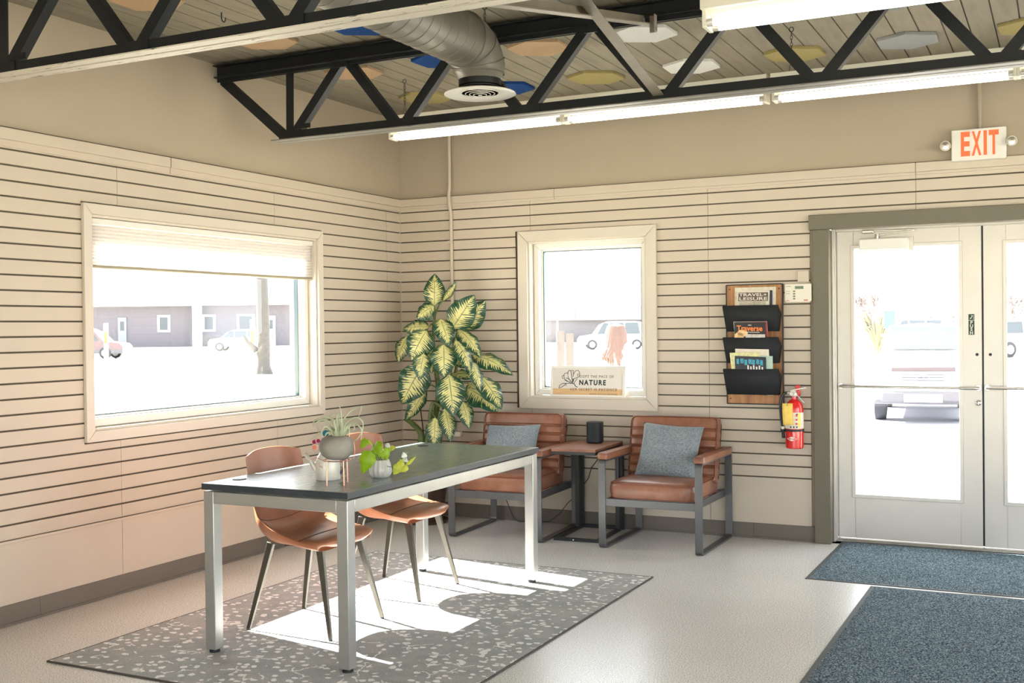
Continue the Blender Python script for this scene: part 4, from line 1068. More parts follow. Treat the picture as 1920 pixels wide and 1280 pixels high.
ln([(590, 570), (570, 480), (550, 380), (530, 300), (490, 290), (462, 340), (470, 380)], .0014); ln([(530, 300), (580, 285), (590, 340), (600, 360), (640, 300), (700, 290), (735, 340), (725, 420), (640, 455), (590, 480)])
ln([(600, 360), (590, 420)]); ln([(690, 350), (680, 390)], .0008); ln([(465, 345), (400, 350), (380, 400), (400, 470), (470, 520), (560, 570)]); ln([(380, 390), (340, 410), (345, 455), (385, 470)])
ln([(470, 400), (490, 460), (560, 540)]); ln([(430, 450), (500, 480), (570, 560)], .0013); ln([(395, 490), (440, 520), (520, 535)]); ln([(600, 570), (430, 570), (340, 580), (290, 620), (275, 665), (320, 660), (400, 610), (430, 570)], .0013)
ln([(590, 580), (630, 540), (685, 460)]); ln([(610, 560), (660, 630), (700, 645)], .0015); ln([(430, 570), (445, 625)], .0008); ln([(590, 470), (600, 510), (575, 540)], .0022); ln([(720, 350), (700, 390), (690, 420)], .0008)
b.build('flower_drawing', M['ink'], sg)

# ------------------------------------------------------------------ SHADE
sh = thing('cellular_shade', 'white pleated cellular shade half lowered in the wide left window', 'window shade', (-.035, -2.0, 1.945))
y0, y1 = -.936, .936; zt, zb_ = -.03, -.232
b = MB(); b.box(-.022, .024, y0, y1, -.026, .004); b.build('head_rail', M['white'], sh, bevel=.005, seg=3)
b = MB(); npl = 11
def pleat(sgn):
    def f(u, v):
        ph = (v*npl) % 1.0; tri = 1-abs(2*ph-1); sag = .010*math.sin(PI*min(1, max(0, u)))*v*0
        wav = .004*noise.noise(Vector((u*5, 0, 1)))*v
        return Vector((sgn*(.003+.012*tri), y0+.003+(y1-y0-.006)*u, zt+(zb_-zt)*v+wav))
    return f
b.grid(pleat(1), 30, npl*2, smooth=False); b.grid(pleat(-1), 30, npl*2, smooth=False); b.build('pleated_cloth', M['shade'], sh, fixn=False)
b = MB()
b.grid(lambda u, v: Vector((.013*math.cos(v*2*PI), y0+(y1-y0)*u, zb_-.010+.010*math.sin(v*2*PI)+.004*noise.noise(Vector((u*5, 0, 1))))), 30, 12)
b.box(-.012, .012, y0-.002, y0+.006, zb_-.018, zb_); b.box(-.012, .012, y1-.006, y1+.002, zb_-.018, zb_)
b.build('bottom_rail', plain('shade_rail', srgb(150, 144, 124), .5), sh)

# ------------------------------------------------------------------ LEAF TOOL
def leaf_mesh(B, T, w, facing, arch=.08, cup=.12, nu=10, nv=18, wavy=.01, seed=0, prof=None):
    B, T = Vector(B), Vector(T); L = (T-B).length; d = (T-B)/L
    n = (facing - d*facing.dot(d)).normalized(); s = d.cross(n)
    prof = prof or (lambda v: (math.sin(PI*v**.80)**.78)*(1-.18*v) if 0 < v < 1 else 0)
    def f(u, v):
        a = 2*u-1; ww = w/2*prof(v); c = B+d*L*v+n*(arch*L*math.sin(PI*v))
        return c+s*a*ww - n*(cup*ww*(abs(a)**1.6)) + n*(wavy*math.sin(v*17+seed)*abs(a)**2*(w*5)*prof(v))
    b = MB(); b.grid(f, nu, nv, uv=True); return b
# ------------------------------------------------------------------ DIEFFENBACHIA
dp = thing('potted_dumb_cane', 'tall variegated dumb cane plant in the corner behind the desk', 'potted plant', (.37, -.30, 0))
DPL = Vector((.37, -.30, 0))
b = MB(); b.lathe([(0, .01), (.11, .01), (.12, .02), (.152, .25), (.158, .26), (.158, .28), (.148, .28), (.14, .25), (0, .25)], 36); b.build('pot', M['potclay'], dp, smooth=True)
b = MB(); b.lathe([(0, 0), (.15, 0), (.165, .022), (.16, .024), (.145, .008), (0, .008)], 36); b.build('saucer', M['potclay'], dp, smooth=True)
b = MB(); b.lathe([(0, .262), (.08, .26), (.142, .252)], 24); b.build('soil', M['soil'], dp)
PX = lambda x, y, Y: at(720+x/3.765, 500+y/3.765, 1, Y)-DPL
def cane(pts, rads, name='cane'):
    out = []; rr = []
    P = [Vector(p) for p in pts]
    for i in range(len(P)-1):
        for j in range(6):
            h = j/6; a = P[max(0, i-1)]; p, q = P[i], P[i+1]; z = P[min(len(P)-1, i+2)]
            out.append(.5*((2*p)+(-a+q)*h+(2*a-5*p+4*q-z)*h*h+(-a+3*p-3*q+z)*h**3)); rr.append((rads[i]*(1-h)+rads[i+1]*h)*(1.08 if j == 0 else 1))
    out.append(P[-1]); rr.append(rads[-1])
    b = MB(); b.tube(out, rr, 12); return b.build(name, M['stemg'], dp)
soilp = lambda x, y: Vector((x, y, .255))
cane([soilp(-.04, .0), PX(262, 1240, -.33), PX(258, 1170, -.33), PX(205, 1110, -.32), PX(160, 1078, -.30)], [.024, .022, .021, .018, .016])
cane([soilp(.03, .02), PX(300, 1240, -.30), PX(345, 1120, -.30), PX(372, 1000, -.32), PX(385, 880, -.33), PX(372, 760, -.33), PX(350, 600, -.33), PX(352, 430, -.33), PX(360, 300, -.33)], [.024, .023, .021, .020, .019, .016, .013, .011, .009])
cane([soilp(.05, -.04), PX(335, 1200, -.38), PX(325, 1060, -.38), PX(350, 960, -.36), PX(420, 1000, -.38)], [.016, .015, .013, .012, .009])
cane([soilp(.07, .03), PX(400, 1150, -.26), PX(450, 950, -.26), PX(500, 780, -.26), PX(510, 640, -.26), PX(480, 480, -.26)], [.018, .017, .015, .013, .011, .009])
b = MB(); b.tube([soilp(-.02, .05), PX(280, 1180, -.24), PX(245, 900, -.24)], .004, 8); b.build('support_stake', M['blackpl'], dp)
tocam = (Vector((CAM.x, CAM.y, CAM.z+.2))-(DPL+Vector((0, 0, 1.1)))).normalized()
LV = [  # base, tip, width px, depth, tilt (sideways turn, up turn), attach
    ((355, 275), (358, 48), 138, -.33, (0, .15), (360, 310)), ((418, 240), (512, 98), 58, -.30, (.9, 0), (365, 330)), ((352, 278), (228, 368), 128, -.40, (-.2, .5), (352, 330)),
    ((318, 425), (132, 442), 118, -.40, (-.2, .5), (350, 420)), ((478, 440), (640, 198), 180, -.36, (.1, .1), (480, 500)), ((560, 440), (716, 238), 150, -.22, (.2, .1), (490, 520)),
    ((398, 368), (462, 562), 132, -.46, (0, .3), (355, 430)), ((300, 450), (192, 664), 186, -.48, (-.2, .3), (352, 520)), ((165, 490), (98, 680), 112, -.34, (-.5, .1), (345, 560)),
    ((422, 548), (425, 780), 172, -.50, (0, .2), (352, 600)), ((318, 560), (335, 755), 96, -.38, (.1, 0), (352, 600)), ((525, 440), (685, 645), 122, -.34, (.4, .3), (490, 560)),
    ((505, 518), (612, 752), 112, -.44, (.5, .3), (505, 640)), ((628, 625), (912, 768), 135, -.30, (.3, .5), (505, 700)), ((282, 612), (250, 798), 122, -.52, (-.2, .1), (360, 650)),
    ((278, 690), (125, 972), 205, -.44, (-.1, .2), (380, 760)), ((290, 850), (148, 1090), 108, -.36, (.5, .0), (385, 860)), ((458, 760), (490, 1056), 182, -.52, (.0, .25), (385, 740)),
    ((602, 655), (680, 885), 108, -.42, (.6, .2), (510, 700)), ((680, 775), (832, 1008), 148, -.38, (.3, .3), (500, 760)), ((590, 860), (808, 1025), 172, -.30, (.2, .6), (480, 860)),
    ((548, 945), (602, 1145), 112, -.40, (.2, .1), (450, 950)), ((428, 1000), (470, 1236), 112, -.40, (.2, .1), (400, 960)), ((362, 1065), (352, 1275), 116, -.46, (0, .15), (330, 1050)),
    ((480, 750), (625, 790), 96, -.26, (.1, .6), (470, 780)), ((505, 640), (590, 720), 90, -.26, (.2, .3), (500, 700)), ((600, 820), (690, 900), 110, -.24, (.2, .3), (480, 860)),
    ((395, 880), (460, 1050), 60, -.34, (.6, .1), (385, 860)), ((640, 620), (700, 720), 100, -.26, (.3, .3), (505, 690)),
]
rgt = Vector((rt.x, rt.y, 0)).normalized()
for i, (B, T, w, Y, (ts, tu), A) in enumerate(LV):
    dep = -.045 if T[1] > B[1] else .03
    Bw, Tw = PX(*B, Y), PX(*T, Y+dep); ww = w/3.765*((Bw+DPL-CAM).dot(fw))/FPX
    fac = (tocam+rgt*ts+Vector((0, 0, 1))*tu).normalized()
    ff = leaf_mesh(Bw, Tw, ww*1.22, fac, arch=.10, cup=.22, seed=i*1.7, wavy=.012); ff.build('leaf', M['dleaf'], dp, fixn=False)
    Aw = PX(*A, -.33 if A[0] < 440 else -.27); mid = (Aw+Bw)/2+Vector((0, 0, .02))
    b = MB(); b.tube([Aw, mid, Bw], [.007, .005, .0035], 8); b.build('leaf_stalk', M['petiole'], dp)

# ------------------------------------------------------------------ THINGS ON THE DESK
TZ = .7235
# copper stand
PC = Vector((1.720, -3.268, 0))
pst = thing('plant_stand', 'thin copper wire plant stand on the near end of the desk', 'plant stand', (PC.x, PC.y, TZ))
rs = .058; zr = .100
b = MB(); b.tube([(rs*math.cos(k*PI/16), rs*math.sin(k*PI/16), zr) for k in range(32)], .0022, 8, closed=True); b.build('stand_ring', M['copper'], pst)
for a in (R(-100), R(-28), R(80), R(170)):
    c, s_ = math.cos(a), math.sin(a)
    b = MB(); b.tube([(rs*c*1.04, rs*s_*1.04, 0), (rs*c*1.0, rs*s_*1.0, zr+.002)], .0026, 8); b.build('leg', M['copper'], pst)
# planter
pl = thing('air_plant_planter', 'round grey concrete planter with a curly air plant on the copper stand', 'potted plant', (PC.x, PC.y, TZ+zr+.002))
b = MB(); Rr = .073
prof = [(0, 0), (.022, .0), (.044, .006), (.061, .020), (.0715, .040), (.0735, .054), (.070, .074), (.060, .089), (.049, .096), (.041, .099), (.038, .098), (.036, .085), (0, .08)]
b.lathe(prof, 40); b.build('planter_bowl', M['concrete'], pl, smooth=True)
cw = MB(); pts = [Vector((.0745*math.cos(a_), -.02, 0)) for a_ in ()]
px = rgt*.070; cw.tube([px+Vector((0, 0, .0)), px*1.06+Vector((0, 0, .035)), px*1.02+Vector((0, 0, .07)), px*.62+Vector((0, 0, .102))], .0014, 6)
lf = -rgt; cw.tube([lf*.02+Vector((0, -.06, .002)), lf*.05+Vector((0, -.05, .012)), lf*.08+Vector((0, -.03, .010)), lf*.105+Vector((0, -.02, -.002))], .0014, 6)
cw.tube([lf*.045+Vector((0, -.045, -.006)), lf*.04+Vector((0, -.05, -.022)), lf*.028+Vector((0, -.05, -.03)), lf*.03+Vector((0, -.05, -.018)), lf*.042+Vector((0, -.05, -.024))], .0011, 6)
cw.build('wire_loop', M['copper'], pl)
random.seed(21)
def strand(pts, r0=.0035, parent=None, name='leaf', m=None):
    P = [Vector(p) for p in pts]; out = []; rr = []; n = (len(P)-1)*5
    for i in range(len(P)-1):
        for j in range(5):
            h = j/5; a = P[max(0, i-1)]; p, q = P[i], P[i+1]; z = P[min(len(P)-1, i+2)]
            out.append(.5*((2*p)+(-a+q)*h+(2*a-5*p+4*q-z)*h*h+(-a+3*p-3*q+z)*h**3)); rr.append(r0*(1-.72*len(out)/n))
    out.append(P[-1]); rr.append(r0*.2)
    b = MB(); b.tube(out, rr, 6); return b.build(name, m or M['airleaf'], parent)
AP = lambda x, y, dy=0: at(570+x/7.53, 750+y/7.53, 1, PC.y+dy)-Vector((PC.x, PC.y, TZ+zr+.002))
KS = [[(520, 510), (535, 380), (525, 180), (500, 80)], [(530, 500), (560, 280), (680, 140), (800, 92), (808, 120), (772, 235)], [(540, 500), (600, 320), (720, 245), (810, 280), (835, 360), (805, 560)],
      [(520, 500), (470, 330), (330, 240), (190, 270), (135, 310), (130, 370)], [(510, 505), (400, 330), (280, 280), (170, 320), (180, 380), (215, 470)], [(500, 505), (380, 420), (300, 370), (260, 440), (240, 560)],
      [(545, 500), (620, 360), (710, 330), (780, 370), (815, 440), (760, 540), (670, 595)], [(500, 500), (470, 300), (470, 210), (420, 200), (385, 235)], [(510, 500), (420, 440), (310, 400), (240, 450), (105, 555)],
      [(530, 500), (540, 400), (500, 270), (500, 190)], [(550, 500), (620, 420), (650, 330), (700, 360), (715, 400), (680, 440)], [(500, 505), (430, 420), (350, 330), (320, 260)], [(515, 505), (360, 460), (310, 480), (300, 540)],
      [(505, 505), (450, 400), (400, 330), (350, 290)], [(525, 505), (580, 380), (560, 300), (600, 260)], [(550, 505), (610, 440), (640, 430), (640, 520)], [(500, 500), (400, 460), (350, 420), (330, 330)], [(512, 500), (440, 380), (430, 300), (460, 260)]]
for i, k in enumerate(KS):
    dy = [-.03, .03, -.02, .02, 0][i % 5]
    strand([AP(x, y, dy*min(1, j/2)) for j, (x, y) in enumerate(k)], .0052 if i % 3 else .0062, pl)
for i in range(6):
    a = i*PI/3; B_ = Vector((.008*math.cos(a), .008*math.sin(a), .085)); T_ = Vector((.028*math.cos(a), .028*math.sin(a), .135+.01*(i % 2)))
    leaf_mesh(B_, T_, .018, Vector((math.cos(a), math.sin(a), .2)), .1, .5, 4, 8, 0, prof=lambda v: 1-v**2).build('leaf', M['airleaf'], pl, fixn=False)
# watering can
wc = thing('watering_can', 'small pale grey watering can with craft flowers behind the planter', 'watering can', (1.589, -3.151, TZ))
b = MB(); b.lathe([(0, 0), (.052, 0), (.0535, .003), (.052, .075), (.044, .098), (.030, .118), (.022, .13), (.0215, .134), (.0195, .134), (.0205, .128), (.028, .112), (0, .108)], 36); b.build('can_body', M['can'], wc, smooth=True)
b = MB(); b.tube([lf*.030+Vector((0, 0, .016)), lf*.050+Vector((0, 0, .044)), lf*.074+Vector((0, 0, .078)), lf*.097+Vector((0, 0, .110))], [.020, .015, .010, .0075], 14, caps=False); b.build('spout', M['can'], wc, solid=.001)
b = MB(); b.tube([rgt*.030+Vector((0, 0, .108)), rgt*.058+Vector((0, 0, .105)), rgt*.070+Vector((0, 0, .08)), rgt*.070+Vector((0, 0, .05)), rgt*.052+Vector((0, 0, .022))], .0055, 12); b.build('handle', plain('dark_blue_handle', srgb(44, 62, 80), .4), wc)
WC = Vector((1.589, -3.151, TZ))
for (x, y, c, lab) in ((600, 838, 'felt2', 'coral craft ball flower lowest of the bunch in the watering can'), (590, 828, 'felt1', 'magenta craft ball flower left of the bunch in the watering can'), (598, 826, 'felt1', 'dark pink craft ball flower against the concrete planter'), (611, 812, 'felt3', 'teal craft ball flower half hidden by the air plant')):
    if c == 'felt2': x, y = 591, 838
    p = at(x, y, 1, -3.16+(-.01 if c == 'felt2' else .01)); f = thing('craft_flower', lab, 'artificial flower', p, 0, 'craft ball flowers in the watering can')
    b = MB(); Mr = Matrix.Rotation(math.atan2(CAM.y-p.y, CAM.x-p.x)-.25, 4, 'Z') @ Matrix.Rotation(PI/2, 4, 'Y')
    rr = .0155 if c == 'felt2' else .0135
    b.lathe([(0, -.014), (rr*.8, -.012), (rr, -.004), (rr, .006), (rr*.8, .010)], 20, (0, 0, 0), Mr); b.build('flower_cup', M['feltw'] if c != 'felt3' else M['felt3'], f, smooth=True)
    b = MB(); b.lathe([(0, .0115), (rr*.5, .011), (rr*.8, .009), (rr*.8, .006), (0, .006)], 20, (0, 0, 0), Mr); b.build('flower_center', M[c], f, smooth=True)
    b = MB(); e_ = WC+Vector((0, 0, .125))-p; b.tube([(0, 0, -.005), e_*.5+Vector((0, 0, .006)), e_, e_+Vector((0, 0, -.012))], .0018, 6); b.build('flower_stem', M['petiole'], f)
# vase with pothos
VP = Vector((1.766, -3.012, 0))
vs_ = thing('pothos_vase', 'ribbed glass vase with bright green pothos leaves on the desk', 'potted plant', (VP.x, VP.y, TZ))
def vr(r, z, a):
    if r < .03 or z < .004: return r
    k = .5+.5*math.cos(14*a+(PI*round((.03-z)/.008) if z < .03 else 0))
    return r*(1-.075*k)
b = MB(); b.lathe([(0, 0), (.034, 0), (.040, .004), (.0455, .010), (.048, .018), (.0492, .026), (.0495, .033), (.0485, .040), (.045, .058), (.040, .070), (.0375, .076), (.035, .076), (.036, .070), (.040, .05), (.042, .03), (.034, .010), (0, .008)], 96, fn=vr); b.build('vase', M['glassmilk'], vs_, smooth=True)
b = MB(); b.lathe([(0, .012), (.03, .012), (.037, .03), (.035, .064), (0, .066)], 24); b.build('soil', plain('vase_pebbles', srgb(150, 140, 124), .8, var=.4, scale=90, bump=.8), vs_)
VX = lambda x, y, Y: at(560+x/6.7375, 740+y/6.7375, 1, Y)-Vector((VP.x, VP.y, TZ))
PL = [((905, 705), (808, 1000), 185, -3.06, 'pothos', (-.2, .2)), ((870, 560), (770, 680), 90, -3.0, 'pothos', (-.3, .1)), ((1062, 640), (905, 715), 150, -3.05, 'pothos', (.0, .5)), ((1000, 700), (1010, 810), 90, -2.99, 'pothos', (0, 0)),
      ((1110, 660), (1110, 838), 80, -3.04, 'pothos', (.4, 0)), ((1060, 735), (1060, 815), 62, -3.05, 'pothos', (0, .2)), ((1145, 680), (1232, 668), 75, -3.0, 'pothos2', (0, .5)), ((1100, 620), (1165, 665), 55, -2.99, 'pothos3', (0, .2)),
      ((1275, 890), (1195, 1010), 105, -3.05, 'pothos2', (0, .2)), ((1330, 850), (1225, 900), 90, -3.04, 'pothos2', (0, .3)), ((1380, 905), (1280, 975), 75, -3.05, 'pothos2', (0, .4)), ((1360, 885), (1485, 775), 40, -3.02, 'pothos2', (.2, 0)),
      ((1340, 800), (1320, 720), 66, -3.0, 'pothos3', (0, .1)), ((1320, 800), (1385, 850), 55, -3.02, 'pothos3', (0, .3)), ((905, 760), (960, 830), 50, -3.0, 'pothos2', (0, .1)), ((870, 570), (940, 640), 40, -2.99, 'pothos2', (0, .1))]
hp = lambda v: (math.sin(PI*v**.62)**.8)*(1-.25*v) if 0 < v < 1 else 0
for i, (B, T, w, Y, m, (ts, tu)) in enumerate(PL):
    Bw, Tw = VX(*B, Y), VX(*T, Y); ww = w/6.7375*4.95/FPX*1.2
    leaf_mesh(Bw, Tw, ww, (tocam+rgt*ts+Vector((0, 0, 1))*tu).normalized(), .12, .25, 8, 12, .02, i, hp).build('leaf', M[m], vs_, fixn=False)
for pts in ([(1010, 850), (960, 790), (905, 730), (905, 705)], [(1000, 850), (960, 700), (930, 600), (870, 560)], [(1020, 850), (1030, 760), (1062, 640)], [(1040, 850), (1060, 760), (1110, 660)], [(1060, 850), (1160, 910), (1230, 840), (1290, 800), (1330, 800)], [(1180, 900), (1240, 880), (1290, 940), (1360, 880)], [(1040, 850), (1090, 760), (1145, 680)], [(1000, 860), (1000, 760), (1000, 700)]):
    P_ = [VX(x, y, -3.03) for x, y in pts]; P_[0] = Vector((.0, 0, .064)) if pts[0][0] < 1100 else P_[0]
    strand(P_, .0019, vs_, 'vine_stem', M['petiole'])

# ------------------------------------------------------------------ OUTDOORS
G = -.1
def gmat():
    s = NT('outdoor_ground'); v = s.coords('Object'); n = s.noise(v, .35, 4); n2 = s.noise(v, 30, 3)
    c = s.ramp(n, [(.40, srgb(196, 194, 190)), (.62, srgb(206, 196, 160))]); c = s.mix(.4, c, s.ramp(n2, [(.3, (.7, .7, .7)), (.7, (1, 1, 1))]), 'MULTIPLY')
    s.link(c, s.b.inputs['Base Color']); s.set(Roughness=.9); return s.m
b = MB(); b.box(-260, 260, .22, 360, G-.3, G); b.box(-260, -.22, -200, .22, G-.3, G); b.box(RX+.2, 260, -200, .22, G-.3, G); b.box(-.22, RX+.2, -200, RY-.2, G-.3, G)
structure(b.build('ground', gmat()))
b = MB(); b.box(2.6, 5.4, .22, 1.6, G, -.02); structure(b.build('door_stoop', plain('stoop_concrete', srgb(196, 192, 186), .9)))
asph = plain('asphalt', srgb(140, 140, 146), .9, var=.1, scale=40)
b = MB(); b.box(-1, 9, 5.5, 16, G, G+.004); structure(b.build('parking_lane', asph))
M['windscreen'] = plain('ext_windscreen', srgb(56, 63, 70), .9, spec=.05)
MO = {n: plain('ext_'+n, srgb(*c), r) for n, c, r in (('brick', (86, 83, 90), .9), ('white', (210, 210, 214), .8), ('darkgls', (52, 60, 68), .5), ('greydoor', (104, 108, 114), .6), ('carwhite', (196, 196, 200), .35), ('carred', (84, 66, 68), .4), ('cladding', (76, 74, 80), .6), ('tyre', (48, 50, 56), .8),
      ('bark', (62, 60, 60), .9), ('post', (84, 78, 74), .9), ('hair', (86, 66, 60), .6), ('skin', (170, 130, 112), .6), ('jacket', (224, 222, 220), .9), ('jeans', (110, 124, 150), .9), ('orange', (170, 84, 48), .7), ('twig', (90, 80, 78), .9), ('band', (112, 110, 114), .8), ('blueobj', (50, 70, 84), .5), ('yellow', (96, 90, 66), .8), ('garnish', (66, 52, 56), .5), ('hedge', (80, 88, 70), .95))}
def fplace(name, label, cat, px, D, z=G, group=None, turn=0):
    p = far(px, D, z); return thing(name, label, cat, p, -YAW+turn if False else math.atan2(rt.y, rt.x)+turn, group)   # local x = image right, y = away
def sz(D): return D/FPX
# brick building beyond the wide window
D = 112; k = sz(D); bl = fplace('brick_building', 'long grey-brown brick building with white fascia seen through the wide left window', 'building', 380, D)
X = lambda px: (px-380)*k
b = MB(); b.box(X(60), X(545), 0, 12, 0, 4.1); b.build('brick_wall', MO['brick'], bl)
b = MB(); b.box(X(40), X(560), -1.2, 13, 4.1, 5.2); b.box(X(40), X(560), 2, 12, 5.2, 9); b.build('white_fascia', MO['white'], bl)
for x0, x1 in ((296, 320), (380, 405), (445, 478)):
    b = MB(); b.box(X(x0), X(x1), -.08, 0, 1.5, 3.2); wf = b.build('window_frame', MO['white'], bl); b = MB(); b.box(X(x0)+.25, X(x1)-.25, -.12, -.08, 1.7, 3.0); b.build('pane', MO['darkgls'], wf)
for x0, x1 in ((222, 238), (502, 517)):
    b = MB(); b.box(X(x0), X(x1), -.1, 0, 0, 3.0); dd = b.build('door_leaf', MO['greydoor'] if x0 < 300 else MO['white'], bl); b = MB(); b.box(X(x0)+.25, X(x1)-.25, -.14, -.1, 1.7, 2.6); b.build('pane', MO['darkgls'], dd)
b = MB(); b.box(X(368), X(384), -1.3, -.9, 0, 5.2); b.build('porch_column', MO['white'], bl)
for x0, x1 in ((298, 360), (503, 535)):
    b = MB(); b.box(X(x0), X(x1), 1.9, 2, 5.6, 8.2); b.build('upper_window', MO['band'], bl)
# utility pole / trunk
D = 38; k = sz(D); tr = fplace('tree_trunk', 'pale weathered tree trunk standing outside the wide window', 'tree', 493, D)
b = MB(); b.tube([(0, 0, -.05), (0, 0, .3), (.02, 0, 1.5), (-.02, 0, 3.5), (0, 0, 7)], [.36, .24, .22, .2, .16], 16); b.build('trunk', MO['bark'], tr)
b = MB(); b.tube([(-.2, -.1, .8), (-.5, -.1, 1.1), (-.62, -.1, 1.3)], [.12, .07, .04], 8); b.build('burl', MO['bark'], tr)
for i, (px, D) in enumerate(((199, 50), (474, 42))):
    mk = fplace('marker_post', ('white and orange marker post beside the red car, wide window', 'white and orange marker post beside the pale tree trunk')[i], 'marker post', px, D, G, 'orange and white marker posts')
    b = MB(); b.box(-.09, .09, -.05, .05, 0, 1.9); b.build('post_panel', MO['white'], mk); b = MB(); b.box(-.07, .07, -.06, -.05, 1., 1.5); b.build('orange_band', MO['orange'], mk)
# generic side-on car (local x forward)
def car(name, label, cat, px, D, body, L=4.5, H=1.5, turn=0, lower=None, group=None, z=G):
    t = fplace(name, label, cat, px, D, z, group, turn)
    h = L/2; prof = [(-h, .35), (-h, .85), (-h*.97, 1.0), (-h*.78, H*.96), (-h*.55, H), (h*.15, H), (h*.38, H*.88), (h*.58, 1.0), (h*.93, .88), (h, .7), (h, .35)]
    b = MB(); b.prism(prof, -.85, .85, lambda a, z, d: (a, d*(1-.12*max(0, (z-1)/(H-1))), z)); b.build('car_body', body, t, bevel=.05, seg=3)
    if lower: b = MB(); b.box(-h-.01, h+.01, -.86, .86, .3, .52); b.build('lower_trim', lower, t)
    b = MB()
    for s in (-1, 1):
        for x0, x1, x2, x3 in ((-h*.72, -h*.30, -h*.30, -h*.66), (-h*.26, h*.12, h*.12, -h*.26), (h*.16, h*.48, h*.30, h*.16)):
            b.add([(x0, s*.862, 1.02), (x1, s*.862, 1.02), (x2, s*.795, H-.1), (x3, s*.795, H-.1)], [(0, 1, 2, 3)])
    b.build('side_glass', MO['darkgls'], t)
    for x in (-h*.62, h*.62):
        for s in (-1, 1):
            b = MB(); b.lathe([(0, -.1), (.2, -.1), (.33, -.08), (.33, .08), (.2, .1), (0, .1)], 24, (x, s*.8, .33), RX90); w_ = b.build('wheel', MO['tyre'], t, smooth=True)
            b = MB(); b.lathe([(0, -.115), (.19, -.105), (.19, .105), (0, .115)], 16, (x, s*.8, .33), RX90); b.build('hubcap', MO['white'], w_)
    return t
car('car', 'red-brown pickup-like car cut by the left frame of the wide window', 'car', 155, 64, MO['carred'], 5.2, 1.75, -.02, MO['cladding'])
car('car', 'white hatchback parked behind the pale tree trunk, wide window', 'car', 452, 85, MO['carwhite'], 4.6, 1.6, PI)
# view through the narrow window
D = 82; k = sz(D); bl = fplace('low_building', 'pale low building with grey band far behind the narrow window', 'building', 1120, D+30)
X = lambda px: (px-1120)*sz(112)
b = MB(); b.box(X(1000), X(1260), 0, 10, 0, 2.2); b.build('wall', MO['cladding'], bl)
b = MB(); b.box(X(1080), X(1250), -.6, 10, 2.2, 3.6); b.box(X(1000), X(1080), -.3, 10, 2.2, 3.6); b.build('fascia', MO['band'], bl)
b = MB(); b.box(X(1000), X(1260), .5, 10, 3.6, 5.5); b.build('upper_wall', MO['white'], bl)
lpole = fplace('lamp_pole', 'thin dark pole far behind the narrow window', 'pole', 1046, 90); b = MB(); b.tube([(0, 0, 0), (0, 0, 4.3)], .07, 8); b.tube([(0, 0, 4.2), (.9, 0, 4.3)], .05, 8); b.build('pole', MO['cladding'], lpole)
car('car', 'white wagon with dark blue windows seen through the narrow window', 'car', 1150, 74, MO['carwhite'], 4.7, 1.85, PI)
for i, px in enumerate((1051, 1068)):
    po = fplace('wooden_post', ('brown wooden post, left of the pair beyond the narrow window', 'brown wooden post, right of the pair beyond the narrow window')[i], 'post', px, 26, G, 'wooden posts'); b = MB(); b.box(-.09, .09, -.09, .09, 0, 1.38-.06*i); b.build('post', MO['post'], po)
# person outside the narrow window, seen from behind
pe = fplace('person', 'person with long auburn hair in a white jacket standing outside, seen from behind', 'person', 1155, 12.5)
def skin_body(segs, m, name, parent, sub=2):
    vs, es, rs_ = segs; me = bpy.data.meshes.new(name); me.from_pydata([Vector(v) for v in vs], es, []); me.materials.append(m)
    o = bpy.data.objects.new(name, me); col.objects.link(o); o.parent = parent
    o.modifiers.new('skin', 'SKIN'); sv = me.skin_vertices[0].data
    for s_, r_ in zip(sv, rs_): s_.radius = (r_, r_) if not isinstance(r_, tuple) else r_
    sv[0].use_root = True
    md = o.modifiers.new('sub', 'SUBSURF'); md.levels = sub; md.render_levels = sub
    o.modifiers['skin'].use_smooth_shade = True; return o
vs = [(0, 0, .80), (0, 0, .98), (0, 0, 1.14), (0, .01, 1.24), (0, .01, 1.31), (0, .01, 1.40), (0, .01, 1.46)]; rs_ = [(.15, .11), (.125, .09), (.15, .10), (.12, .08), .045, .085, .06]
es = [(i, i+1) for i in range(6)]
for s in (-1, 1):
    n0 = len(vs); vs += [(s*.17, 0, 1.21), (s*.21, -.01, .98), (s*.22, .06, .78), (s*.22, .08, .70)]; rs_ += [.055, .042, .034, .028]; es += [(3, n0), (n0, n0+1), (n0+1, n0+2), (n0+2, n0+3)]
    n0 = len(vs); vs += [(s*.085, 0, .72), (s*.09, .01, .42), (s*.09, -.01, .07), (s*.09, .10, .03)]; rs_ += [.09, .062, .04, .035]; es += [(0, n0), (n0, n0+1), (n0+1, n0+2), (n0+2, n0+3)]
skin_body((vs, es, rs_), MO['skin'], 'body', pe)
vs = [(0, 0, .72), (0, 0, .98), (0, 0, 1.14), (0, .01, 1.25)]; rs_ = [(.19, .14), (.16, .12), (.175, .125), (.13, .09)]; es = [(0, 1), (1, 2), (2, 3)]
for s in (-1, 1):
    n0 = len(vs); vs += [(s*.18, 0, 1.21), (s*.22, -.01, .98), (s*.225, .06, .78)]; rs_ += [.07, .058, .05]; es += [(3, n0), (n0, n0+1), (n0+1, n0+2)]
skin_body((vs, es, rs_), MO['jacket'], 'jacket', pe)
b = MB(); random.seed(5)
for i in range(70):
    a = random.uniform(PI, 2*PI) if i < 60 else random.uniform(0, PI); r_ = .095
    x, y = r_*math.cos(a), r_*math.sin(a)*.9+.01; e = random.uniform(1.0, 1.10); fl_ = -random.uniform(.0, .13) if x < 0 else random.uniform(-.02, .02)
    b.tube([(x*.2, y*.2, 1.485), (x*.8, y*.8, 1.46), (x*1.05, y*1.05, 1.38), (x*1.1+fl_*.2, y*1.2-.01, 1.24), (x*.9+fl_*.8, y*1.3-.02, 1.13), (x*.6+fl_*.9+.02, y*1.2-.02, e)], [.02, .026, .026, .022, .014, .004], 6)
